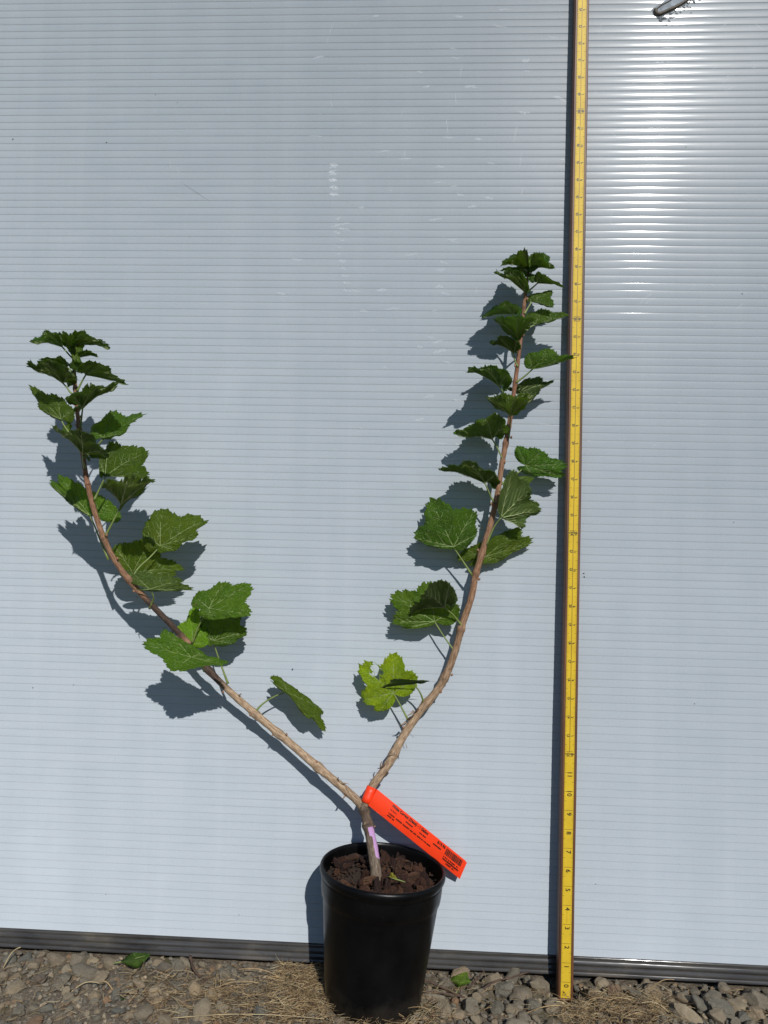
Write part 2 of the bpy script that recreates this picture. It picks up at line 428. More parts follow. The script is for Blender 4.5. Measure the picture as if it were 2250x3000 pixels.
for i, y in enumerate(np.arange(640, 860, 21)): sliver(mb, 990 + (y - 640) * 0.10 + rnd.uniform(-8, 8), y, rnd.uniform(14, 28), rnd.uniform(4, 9), rnd.uniform(-0.25, 0.25))
for (x, y) in ((1065, 912), (1150, 905), (925, 400), (870, 760), (1120, 850), (1010, 655), (1005, 672), (1540, 180), (1535, 330), (1640, 290), (1290, 1300), (1310, 1340), (1620, 110), (1290, 1030), (1300, 770)): sliver(mb, x, y, rnd.uniform(18, 50), rnd.uniform(5, 10), rnd.uniform(-0.3, 0.2))
for i in range(46):   # scratches around the upper right
    x = rnd.uniform(1740, 2240); y = rnd.uniform(30, 900)
    sliver(mb, x, y, rnd.uniform(10, 46), rnd.uniform(1.2, 3.0), math.radians(rnd.choice((38, 45, 32, 50, -40, 78)) + rnd.uniform(-6, 6)))
for (x, y, L) in ((1350, 210, 60), (1335, 290, 50), (1310, 370, 60), (1510, 390, 70), (1525, 470, 60), (1530, 560, 30), (965, 100, 80), (970, 300, 60), (500, 480, 40), (520, 500, 40), (1180, 330, 40), (1185, 450, 30), (1520, 620, 22), (1395, 850, 26), (1790, 640, 60), (1820, 680, 40)):
    sliver(mb, x, y, L, 2.2, math.radians(rnd.choice((82, 95, 75, -52))))
for i in range(70):
    sliver(mb, rnd.uniform(20, 2230), rnd.uniform(20, 2500), rnd.uniform(4, 22), rnd.uniform(1.5, 4), rnd.uniform(-0.15, 0.15))
for i in range(60): sliver(mb, rnd.gauss(1330, 190), rnd.uniform(20, 1350), rnd.uniform(14, 46), rnd.uniform(3, 9), rnd.uniform(-0.2, 0.2))
tag(mb.build('scuff_marks', SCUFF, wall, False), kind='stuff')
mb = MB()
for (x, y, r) in ((38, 408, 5), (312, 417, 4), (455, 277, 3), (857, 1961, 6), (96, 2015, 4), (310, 2620, 3), (2175, 860, 3.5), (2010, 430, 3), (1745, 2590, 3), (2150, 1530, 3), (700, 2680, 3), (520, 300, 2.5), (216, 2006, 3), (2035, 2062, 3.5), (1710, 1680, 5), (1712, 1690, 5)):
    sliver(mb, x, y, r * 1.0, r * 0.7, rnd.uniform(0, 3))
sliver(mb, 570, 560, 110, 0.4, math.radians(-33))
tag(mb.build('grit_specks', SPECK, wall, False), kind='stuff')

# hand slot cut through the sheet at the upper right, sealed with clear sealant
def ribbon_loop(cpts, w0, w1, d0, d1, mat, name):
    mb = MB(); vs = []; n = len(cpts)
    for i, (x, y) in enumerate(cpts):
        a = at(*cpts[(i + 1) % n], 0); b = at(*cpts[i - 1], 0); t = np.array([a[0] - b[0], a[2] - b[2]]); t /= np.linalg.norm(t)
        nn = np.array([t[1], -t[0]]); p = at(x, y, 0)
        for w, d in ((w0, 0.0002), (w0 * 0.5, d0), (0, d1), (w1 * 0.5, d0), (w1, 0.0002)):
            q = 1 + 0.35 * mnoise.noise(Vector((p[0] * 300, p[2] * 300, w * 900)))
            vs.append((p[0] + nn[0] * w * q, -d * q, p[2] + nn[1] * w * q))
    mb.add(vs, [(i * 5 + j, i * 5 + j + 1, ((i + 1) % n) * 5 + j + 1, ((i + 1) % n) * 5 + j) for i in range(n) for j in range(4)])
    return mb.build(name, mat, wall)
slot = []
for k in range(40):
    a = 2 * math.pi * k / 40; u, v = 58 * math.cos(a), 13 * math.sin(a)
    if abs(math.cos(a)) < 0.93: u += 22 * math.copysign(1, math.cos(a)) * abs(math.cos(a))
    th = math.radians(-27); slot.append((1972 + u * math.cos(th) - v * math.sin(th), 4 + u * math.sin(th) + v * math.cos(th)))
mb = MB(); ct = at(1972, 4, 0.0006)
mb.add([tuple(ct)] + [tuple(at(x, y, 0.0006)) for x, y in slot], [(0, 1 + (i + 1) % 40, 1 + i) for i in range(40)])
mb.build('slot_shade_patch', GREYIN, wall, False)  # flat patch on the sheet, shade of the hollow put into its grey
lip, _ = catmull([at(x, y, 0.0015) for x, y in ((1921, 27), (1922, 37), (1934, 40), (1955, 31), (1985, 17), (2012, 0), (2040, -22), (2060, -40))], 6)
mb = MB(); mb.tube([Vector(p) for p in lip], [0.0032 * (1 - 0.62 * i / len(lip)) for i in range(len(lip))], 8); mb.build('slot_edge', EDGE, wall)
lip2, _ = catmull([at(x, y, 0.001) for x, y in ((1921, 27), (1940, 14), (1962, 2), (1985, -14), (2010, -40))], 6)
mb = MB(); mb.tube([Vector(p) for p in lip2], 0.0008, 6); mb.build('slot_edge', EDGE, wall)
bead = [lump(200 + i, 2, 0.6, (1.2, 0.5, 0.7), 'bead', SEAL) for i in range(3)]
bt = [([v.co.copy() for v in m_.vertices], [tuple(p.vertices) for p in m_.polygons]) for m_ in bead]; mb = MB()
for i in range(120):
    t = rnd.random(); q = lip[int(t * (len(lip) - 1))]; off = abs(rnd.gauss(0, 0.006)) + 0.002; r = rnd.uniform(0.0006, 0.0022)
    V_, F_ = bt[i % 3]; c_ = Vector((q[0] + off * 0.45, -0.0003, q[2] - off * 0.85)); e_ = Matrix.Rotation(rnd.gauss(0.5, 0.5), 3, 'Y')
    mb.add([e_ @ (v * r) + c_ for v in V_], F_)
tag(mb.build('sealant_bead', SEAL, wall), kind='stuff')
for m_ in bead: bpy.data.meshes.remove(m_)

# ------------------------------------------------------------------ measuring stick
RX, RLEAN = 0.2083, 0.00626
stick = empty('measuring_stick', (RX, -0.033, -0.003), (-0.0088, RLEAN, 0.0))
tag(stick, 'brown wooden measuring stick with yellow inch tape leaning on the wall', 'measuring stick')
LEN = 1.62; hw = 0.0101; th = 0.019; tw = 0.0066
mb = MB(); c = 0.0012
pf = [(-hw + c, 0.0), (-tw - 0.0006, 0.0), (-tw - 0.0003, 0.0008), (tw + 0.0003, 0.0008), (tw + 0.0006, 0.0), (hw - c, 0.0), (hw, c), (hw, th - c), (hw - c, th), (-hw + c, th), (-hw, th - c), (-hw, c)]
zz = [0.0, 0.0016] + list(np.linspace(0.03, LEN, 60)); vs = []
for i, z in enumerate(zz):
    s = 0.90 if i == 0 else 1.0
    for x, y in pf: vs.append((x * s + 0.0003 * mnoise.noise(Vector((x * 200, y * 200, z * 9))), y + (0.0012 if i == 0 else 0) * (1 if y < 0.01 else -1), z))
n = len(pf)
fs = [(i * n + j, i * n + (j + 1) % n, (i + 1) * n + (j + 1) % n, (i + 1) * n + j) for i in range(len(zz) - 1) for j in range(n)]
fs.append(tuple(range(n))[::-1]); mb.add(vs, fs); mb.build('board', WOOD, stick, False)
ZZERO = 0.026
mb = MB(); mb.box((-tw, 0.00025, 0.005), (tw, 0.0009, LEN - 0.004)); mb.build('tape', TAPE, stick, False)
mb = MB(); yk = 0.00012
def rect(x0, x1, z0, z1, mi=0): mb.add([(x0, yk, z0), (x1, yk, z0), (x1, yk, z1), (x0, yk, z1)], [(0, 1, 2, 3)], mi)
IN = 0.0254
for k in range(0, 62):
    for q in range(16):
        z = ZZERO + (k + q / 16) * IN
        if z > LEN - 0.01: break
        l = {0: 1.0, 8: 0.42, 4: 0.33, 12: 0.33}.get(q, 0.26 if q % 2 == 0 else 0.18)
        h = 0.00022 if q in (0, 8) else 0.00013
        if q == 0 and k <= 12: rect(-tw, tw, z - h, z + h)
        else:
            if q == 0: l = 0.46
            rect(-tw, -tw + l * 2 * tw * 0.5 * (1.0 if q else 1.1), z - h, z + h)
            rect(tw - l * 2 * tw * 0.5 * (1.0 if q else 1.1), tw, z - h, z + h)
rect(-0.00028, 0.00028, ZZERO + 12.1 * IN, LEN - 0.006)
rect(-0.0001, 0.0001, ZZERO + 3.1 * IN, ZZERO + 3.8 * IN)
mb.build('tick_marks', INKT, stick, False)

def text_mesh(s, size):
    cu = bpy.data.curves.new('t', 'FONT'); cu.body = s; cu.size = size; cu.align_x = 'CENTER'; cu.align_y = 'CENTER'; cu.resolution_u = 3
    o = bpy.data.objects.new('t', cu); me = o.to_mesh()
    v = [tuple(p.co) for p in me.vertices]; f = [tuple(p.vertices) for p in me.polygons]
    o.to_mesh_clear(); bpy.data.objects.remove(o); bpy.data.curves.remove(cu)
    return v, f
def put(mb, s, size, cx, cz, y, bold=0.0):
    v, f = text_mesh(s, size)       # the tape reads downwards: turned a quarter clockwise
    for ox, oy in ((0, 0), (bold, 0), (0, bold)) if bold else ((0, 0),):
        mb.add([(cx + (p[1] + oy), y - 0.00002 * (ox > 0) - 0.00004 * (oy > 0), cz - (p[0] + ox)) for p in v], [q[::-1] for q in f])
tape = [o for o in stick.children if o.name.startswith('tape')][0]
for k in range(0, 12):
    mb = MB(); put(mb, str(k), 0.0088, 0.0003, ZZERO + k * IN - (0.0048 if k < 10 else 0.002), 0.0001, 0.0003); mb.build('numeral', INK, tape, False)
for k in range(12, 62):
    z = ZZERO + k * IN
    if z > LEN - 0.03: break
    mb = MB()
    if k % 12 == 0:
        put(mb, str(k), 0.0052, -0.0023, z, 0.0001, 0.0003); put(mb, '%dF' % (k // 12), 0.0050, 0.0024, z, 0.0001, 0.0003)
        for sx in (-1, 1):
            x = sx * 0.0052; mb.add([(x - 0.001, 0.0001, z), (x, 0.0001, z - 0.0011), (x + 0.001, 0.0001, z), (x, 0.0001, z + 0.0011)], [(0, 1, 2, 3)])
        for a, b, c2, d2 in ((-.0046, .0046, .0032, .0036), (-.0046, .0046, -.0036, -.0032)): mb.add([(a, .0001, z + c2), (b, .0001, z + c2), (b, .0001, z + d2), (a, .0001, z + d2)], [(0, 1, 2, 3)])
    else:
        put(mb, str(k), 0.0047, -0.0025, z, 0.0001, 0.00022); put(mb, str(k % 12), 0.0044, 0.0023, z - 0.0008, 0.0001, 0.00018)
    mb.build('numeral', INK, tape, False)
mb = MB()
for i in range(9): # worn print at the very foot
    x = rnd.uniform(-0.0045, 0.001); z = rnd.uniform(0.007, 0.014); r = rnd.uniform(0.0004, 0.0011)
    mb.add([(x + r * math.cos(a) * rnd.uniform(.5, 1.2), 0.0001 - 0.00001 * i, z + r * math.sin(a)) for a in np.linspace(0, 6.28, 7)[:-1]], [tuple(range(6))])
tag(mb.build('worn_print', INK, stick, False), kind='stuff')

# ------------------------------------------------------------------ nursery pot
POT_TOP = Vector(at(1122, 2537, 0.0875)); AXIS = Vector((math.sin(math.radians(3.2)), 0.0, math.cos(math.radians(3.2))))
PH = 0.168
PB = POT_TOP - AXIS * PH
prot = (0.0, math.radians(3.2), 0.0)
pot = empty('nursery_pot', PB, prot)
tag(pot, 'black plastic one gallon nursery pot standing on the gravel', 'pot')
RT, RB = 0.0826, 0.0625
rb = lambda z: RB + (0.0775 - RB) * z / 0.146
out = [(0.0, 0.0015), (0.052, 0.0015), (0.0545, 0.0), (RB - 0.0025, 0.0), (RB, 0.003)]
out += [(rb(z), z) for z in (0.02, 0.05, 0.09, 0.125, 0.1295)] + [(rb(0.131) + 0.0019, 0.1318), (rb(0.14) + 0.0020, 0.14), (rb(0.150) + 0.0016, 0.1535)]
inn = [(rb(0.15) - 0.0005, 0.158), (rb(0.15) - 0.0008, 0.15), (rb(0.13) - 0.001, 0.13), (rb(0.05), 0.05)]
mb = MB(); mb.lathe(out); mb.lathe(inn[::-1][::-1]); body = mb.build('body', POT, pot)
rim = [(rb(0.150) + 0.0012, 0.1533), (RT - 0.0032, 0.1552), (RT - 0.0012, 0.1580), (RT, 0.1615), (RT - 0.0002, 0.1650), (RT - 0.0014, 0.1676), (RT - 0.0030, 0.1682), (RT - 0.0044, 0.1672), (RT - 0.0052, 0.1640), (rb(0.15) - 0.0005, 0.158)]
mb = MB(); mb.lathe(rim); mb.build('rim', POT, pot)

CRUMB = m_simple('soil crumbs', (0.040, 0.020, 0.011), 0.9, 0.6, 260, 0.5)
def inpot(r, a, z): return PB + Matrix.Rotation(prot[1], 3, 'Y') @ Vector((r * math.cos(a), r * math.sin(a), z))
mulch = empty('bark_mulch', PB, prot)
tag(mulch, 'brown bark mulch filling the black pot around the stem', 'mulch')
def mz(x, y): return 0.1475 + 0.010 * math.exp(-((x + 0.045) ** 2 + (y - 0.03) ** 2) / 0.0009) + 0.006 * math.exp(-((x - 0.02) ** 2 + (y - 0.04) ** 2) / 0.001) + 0.004 * mnoise.noise(Vector((x * 40, y * 40, 0)))
mb = MB(); vs = [(0, 0, mz(0, 0) - 0.006)]; fs = []
for i in range(1, 9):
    for j in range(36):
        a = 2 * math.pi * j / 36; r = 0.0768 * i / 8; x, y = r * math.cos(a), r * math.sin(a)
        vs.append((x, y, mz(x, y) - 0.006 + 0.002 * mnoise.noise(Vector((x * 150, y * 150, 3)))))
for j in range(36): fs.append((0, 1 + j, 1 + (j + 1) % 36))
for i in range(7):
    for j in range(36): fs.append((1 + i * 36 + j, 1 + (i + 1) * 36 + j, 1 + (i + 1) * 36 + (j + 1) % 36, 1 + i * 36 + (j + 1) % 36))
mb.add(vs, fs); mb.build('potting_soil', SOIL, mulch)

chips = [lump(i, 2, 0.75, (1.25 + 0.5 * (i % 3), 0.75 + 0.15 * (i % 2), 0.34 + 0.08 * (i % 4)), 'bark_chip', CHIP, 0.9) for i in range(10)]
for i in range(280):
    r = 0.071 * math.sqrt(rnd.random()); a = rnd.uniform(0, 2 * math.pi); x, y = r * math.cos(a), r * math.sin(a)
    s = rnd.choice((0.0016, 0.0022, 0.003, 0.004, 0.0055, 0.0075, 0.009))
    if r + 1.7 * s > 0.072: r = 0.072 - 1.7 * s; x, y = r * math.cos(a), r * math.sin(a)
    o = link(bpy.data.objects.new('bark_chip', rnd.choice(chips)), mulch)
    o.scale = (s, s, s); o.rotation_euler = (rnd.gauss(0, 0.6), rnd.gauss(0, 0.6), rnd.uniform(0, 6.28))
    o.location = (x, y, mz(x, y) - 0.003 + rnd.uniform(0, 0.007))
cr = lump(300, 1, 0.6, (1.3, 0.8, 0.7), 'crumb', CRUMB, 0.8); cv = [v.co.copy() for v in cr.vertices]; cf = [tuple(p.vertices) for p in cr.polygons]; mb = MB()
for i in range(900):
    r = 0.0745 * math.sqrt(rnd.random()); a = rnd.uniform(0, 6.283); x, y = r * math.cos(a), r * math.sin(a); q = rnd.uniform(0.0007, 0.0021)
    e_ = Matrix.Rotation(rnd.uniform(0, 6.28), 3, 'Z') @ Matrix.Rotation(rnd.gauss(0, 0.8), 3, 'X'); c_ = Vector((x, y, mz(x, y) - 0.002 + rnd.uniform(0, 0.006)))
    mb.add([e_ @ (v * q) + c_ for v in cv], cf)
tag(mb.build('soil_crumbs', CRUMB, mulch, False), kind='stuff'); bpy.data.meshes.remove(cr)
for (px, py, s, rz, rx) in ((1075, 2575, 0.017, 0.4, -0.7), (1190, 2590, 0.017, 2.0, -0.5), (1215, 2495, 0.019, 0.1, 0.2), (1040, 2500, 0.014, 1.5, 0.6), (1010, 2540, 0.014, 0.9, 0.4), (1140, 2610, 0.013, 1.0, 0.3), (1070, 2610, 0.014, 2.6, -0.3), (1245, 2580, 0.012, 1.2, 0.2)):
    w = Vector(at(px, py, 0.0875)); loc = Matrix.Rotation(-prot[1], 3, 'Y') @ (w - PB)
    # slide along the line of sight down to the mulch surface
    cdir = (w - Vector(CAM)).normalized(); ld = Matrix.Rotation(-prot[1], 3, 'Y') @ cdir
    t = (0.152 - loc.z) / ld.z; loc = loc + ld * t
    if math.hypot(loc.x, loc.y) > 0.05: k = 0.05 / math.hypot(loc.x, loc.y); loc.x *= k; loc.y *= k
    o = link(bpy.data.objects.new('bark_chip', rnd.choice(chips)), mulch); o.scale = (s * 0.72, s * 0.62, s * 0.6)
    o.rotation_euler = (rx, rnd.gauss(0, 0.2), rz); o.location = (loc.x, loc.y, mz(loc.x, loc.y) + 0.002)

# ------------------------------------------------------------------ currant shrub
shrub = empty('currant_shrub', tuple(at(1100, 2545, 0.082)))
tag(shrub, 'young currant shrub with two arching woody stems and lobed green leaves in the black pot', 'shrub')
bpy.context.view_layer.update()
INV = shrub.matrix_world.inverted() if False else Matrix.Translation(-Vector(at(1100, 2545, 0.082)))
def SV(p): return INV @ Vector(p)

LEFT = [(1066, 2368, .047), (1030, 2330, .043), (936, 2251, .037), (841, 2170, .034), (746, 2090, .034), (665, 2018, .040), (597, 1948, .047), (556, 1892, .055), (502, 1831, .068), (447, 1775, .080),
        (380, 1702, .094), (332, 1634, .108), (298, 1560, .120), (271, 1478, .128), (255, 1410, .133), (244, 1343, .137), (233, 1261, .140), (225, 1193, .141), (219, 1110, .142), (216, 1060, .142), (214, 1030, .142)]
RIGHT = [(1068, 2362, .047), (1090, 2306, .040), (1139, 2236, .031), (1180, 2160, .026), (1227, 2088, .024), (1282, 2021, .024), (1309, 1973, .024), (1336, 1899, .025), (1356, 1824, .026), (1381, 1750, .027), (1394, 1682, .029), (1410, 1627, .032),
         (1438, 1532, .037), (1458, 1444, .039), (1471, 1356, .041), (1485, 1282, .043), (1496, 1220, .045), (1505, 1153, .047), (1516, 1071, .050), (1526, 990, .053), (1537, 881, .055), (1546, 814, .057), (1552, 785, .057)]
TRUNK = [(1104, 2590, .085), (1100, 2545, .082), (1091, 2480, .070), (1080, 2425, .058), (1070, 2385, .050), (1063, 2352, .046)]
def sdepth(y, path):
    ys = [p[1] for p in path][::-1]; ds = [p[2] for p in path][::-1]
    return float(np.interp(y, ys, ds))
def stem(name, path, rads, tints, nodes, paint=None, n=14, seed=0):
    """rads, tints: lists along the path (0..1); nodes: positions of ring scars"""
    pts, par = catmull([at(*p) for p in path], 14); K = len(pts); par = [p / (len(path) - 1) for p in par]
    cum = [0.0]
    for i in range(1, K): cum.append(cum[-1] + float(np.linalg.norm(pts[i] - pts[i - 1])))
    mb = MB(); vs = []; uv = []; tn = []; pn = []; up = Vector((0, -1, 0))
    tx = [t[0] for t in tints]; yy = [p[1] for p in path]
    for i in range(K):
        p = Vector(pts[i]); t = Vector(pts[min(i + 1, K - 1)] - pts[max(i - 1, 0)]).normalized()
        a = t.cross(up).normalized(); b = a.cross(t).normalized()       # b points at the viewer's side
        r = float(np.interp(par[i], [q[0] for q in rads], [q[1] for q in rads]))
        pyy = float(np.interp(par[i] * (len(path) - 1), range(len(path)), yy))
        for ny in nodes:
            e = (pyy - ny) / 9.0
            r *= 1 + 0.30 * math.exp(-e * e)
        col = [float(np.interp(par[i], tx, [t_[1][k] for t_ in tints])) for k in range(3)]
        for ny in nodes:
            e = abs(pyy - ny) / 4.0
            if e < 1: col = [c_ * (0.45 + 0.55 * e) for c_ in col]
        for j in range(n):
            th = 2 * math.pi * j / n
            rr = r * (1 + 0.11 * mnoise.noise(Vector((math.cos(th) * 2.2, math.sin(th) * 2.2 + seed, cum[i] * 55))) + 0.09 * mnoise.noise(Vector((math.cos(th) * 5, math.sin(th) * 5, cum[i] * 190 + seed))))
            vs.append(SV(p + (a * math.cos(th) + b * math.sin(th)) * rr)); uv.append((j / n * 1.6, cum[i] * 12)); tn.append((*col, 1.0))
            pn.append(0.0 if paint is None else paint(pyy, th))
    fs = [(i * n + j, i * n + (j + 1) % n, (i + 1) * n + (j + 1) % n, (i + 1) * n + j) for i in range(K - 1) for j in range(n)]
    fs += [tuple(range(n))[::-1], tuple((K - 1) * n + j for j in range(n))]
    mb.add(vs, fs); o = mb.build(name, BARK, shrub); me = o.data
    at1 = me.attributes.new('tint', 'FLOAT_COLOR', 'POINT'); at1.data.foreach_set('color', [c for t in tn for c in t])
    at2 = me.attributes.new('paint', 'FLOAT', 'POINT'); at2.data.foreach_set('value', pn)
    ul = me.uv_layers.new(name='UVMap')
    for pl in me.polygons:
        for li in pl.loop_indices:
            vi = me.loops[li].vertex_index; u, v = uv[vi]
            ul.data[li].uv = (u, v)
    return o
TAN = (0.50, 0.365, 0.235); REDB = (0.38, 0.215, 0.125); DKB = (0.075, 0.045, 0.032); GRN = (0.20, 0.18, 0.07); GRY = (0.18, 0.135, 0.095)
stem('trunk', TRUNK, [(0, .0076), (0.3, .0072), (0.55, .0068), (0.75, .0064), (1, .0060)], [(0, (0.20, 0.16, 0.115)), (0.45, GRY), (0.65, (0.13, 0.09, 0.06)), (1, (0.12, 0.08, 0.05))], [2420, 2375],
     lambda y, th: (1.0 if 2425 < y < 2520 else 0.0) * (0.95 if (-1.2 < ((th + math.pi) % (2 * math.pi) - math.pi) < (1.55 - 0.7 * (y - 2425) / 95)) else 0.0), seed=3)
stem('branch', LEFT, [(0, .0058), (0.06, .0057), (0.2, .0050), (0.34, .0043), (0.5, .0039), (0.65, .0034), (0.8, .0028), (0.92, .0023), (1, .0016)],
     [(0, (0.27, 0.19, 0.12)), (0.10, TAN), (0.24, TAN), (0.27, DKB), (0.31, DKB), (0.325, REDB), (0.36, REDB), (0.38, DKB), (0.46, DKB), (0.475, (0.34, 0.19, 0.11)), (0.6, REDB), (0.72, (0.30, 0.14, 0.075)), (0.9, (0.33, 0.19, 0.11)), (1, GRN)],
     [2248, 2150, 2093, 1965, 1888, 1700, 1575, 1420, 1255, 1140], seed=11)
stem('branch', RIGHT, [(0, .0058), (0.08, .0059), (0.2, .0055), (0.34, .0049), (0.5, .0043), (0.65, .0036), (0.8, .0029), (0.92, .0023), (1, .0016)],
     [(0, (0.27, 0.19, 0.12)), (0.12, TAN), (0.30, (0.35, 0.23, 0.14)), (0.42, (0.36, 0.20, 0.11)), (0.6, REDB), (0.72, (0.30, 0.14, 0.08)), (0.9, (0.33, 0.17, 0.10)), (1, GRN)],
     [2210, 2062, 1985, 1843, 1680, 1623, 1475, 1300, 1120, 905], seed=23)
# peeling bark flakes on the lower stems
def flake(px, py, d, dx, dy, w=5, curl=10):
    p = [at(px, py, d), at(px + dx * 0.5 + dy * 0.1, py + dy * 0.5 - dx * 0.1, d + 0.003), at(px + dx, py + dy, d + 0.002)]
    mb = MB(); pts, _ = catmull(p, 4); vs = []; k = len(pts)
    for i, q in enumerate(pts):
        ww = w / 2100 * (1 - 0.8 * i / k) * 0.5
        for ox, oz in ((-ww, ww), (ww, -ww)):
            vs.append(SV((q[0] + ox, q[1], q[2] + oz)))
        vs.append(SV((q[0], q[1] - ww * 0.6, q[2])))
    fs = []
    for i in range(k - 1):
        for j in range(3): fs.append((i * 3 + j, i * 3 + (j + 1) % 3, i * 3 + 3 + (j + 1) % 3, i * 3 + 3 + j))
    mb.add(vs, fs); mb.build('bark_flake', TWIG if rnd.random() < 0.4 else FLAKE, shrub)
FLAKE = m_simple('bark flake', (0.30, 0.21, 0.14), 0.8, 0.35, 200)
for a in ((993, 2290, .045, -2, -14), (1000, 2296, .045, 24, 2), (1012, 2308, .046, 10, 14), (925, 2262, .034, 22, 18), (940, 2272, .034, 20, 24), (1115, 2250, .034, 4, -20), (1128, 2240, .036, -22, 12), (1160, 2205, .034, -24, 8),
          (1095, 2285, .035, -14, 12), (1137, 2262, .040, -14, 16), (1190, 2115, .030, -22, 10), (1195, 2110, .030, 18, -14), (1212, 2082, .028, -18, 14), (1225, 2075, .028, -10, 12), (735, 2082, .036, -16, -6), (800, 2150, .035, -6, 8), (700, 2040, .040, 8, -8), (1010, 2330, .044, -6, 10), (1070, 2410, .062, -6, 8), (1095, 2425, .062, 6, -6), (1186, 2177, .034, 6, 16), (1203, 2152, .034, 8, 10), (505, 1850, .062, -4, 9), (400, 1745, .088, 3, 10)):
    flake(*a)

def bud(px, py, d, ang, L=0.0042):
    c_ = Vector(at(px, py, d)); dx, dz = math.cos(ang), math.sin(ang); mb = MB(); pts = []; ra = []
    for i in range(6):
        t = i / 5; pts.append(SV(c_ + Vector((dx * L * t, -0.0008 * math.sin(t * 2), dz * L * t)))); ra.append(0.0015 * math.sin(math.pi * (0.22 + 0.76 * t)) + 0.0001)
    mb.tube(pts, ra, 7); mb.build('bud', BUD, shrub)
BUD = m_simple('bud scales', (0.26, 0.13, 0.07), 0.6, 0.35, 300, 0.3)
for (x, y, path, sgn) in ((928, 2235, LEFT, 1), (840, 2155, LEFT, 1), (735, 2098, LEFT, -1), (655, 2030, LEFT, -1), (520, 1870, LEFT, -1), (395, 1735, LEFT, -1), (345, 1640, LEFT, 1), (312, 1572, LEFT, 1), (258, 1420, LEFT, -1), (247, 1385, LEFT, 1), (226, 1250, LEFT, -1), (236, 1225, LEFT, 1),
                          (1182, 2135, RIGHT, -1), (1290, 2030, RIGHT, 1), (1322, 1980, RIGHT, 1), (1345, 1842, RIGHT, -1), (1402, 1700, RIGHT, 1), (1400, 1615, RIGHT, -1), (1440, 1480, RIGHT, -1), (1478, 1358, RIGHT, 1), (1497, 1285, RIGHT, 1), (1510, 1075, RIGHT, -1), (1532, 985, RIGHT, 1), (1544, 880, RIGHT, 1)):
    bud(x, y, sdepth(y, path) + 0.003, math.radians(90 - sgn * 15 + (20 if path is LEFT and y > 1600 else 0) - (15 if path is RIGHT and y > 1500 else 0)))

# ---- leaves -------------------------------------------------------
ANG = [math.radians(a) for a in (-112, -52, 0, 52, 112)]
RAD = [0.60, 0.87, 1.0, 0.87, 0.60]
CTRL = [(0, 1.0), (8, 0.965), (16, 0.875), (26, 0.735), (34, 0.775), (44, 0.85), (52, 0.87), (60, 0.835), (70, 0.72), (80, 0.60), (96, 0.61), (112, 0.60), (130, 0.52), (150, 0.40), (166, 0.27), (176, 0.16)]
def rbase(th):
    a = abs(math.degrees(th)); return float(np.interp(a, [c_[0] for c_ in CTRL], [c_[1] for c_ in CTRL]))

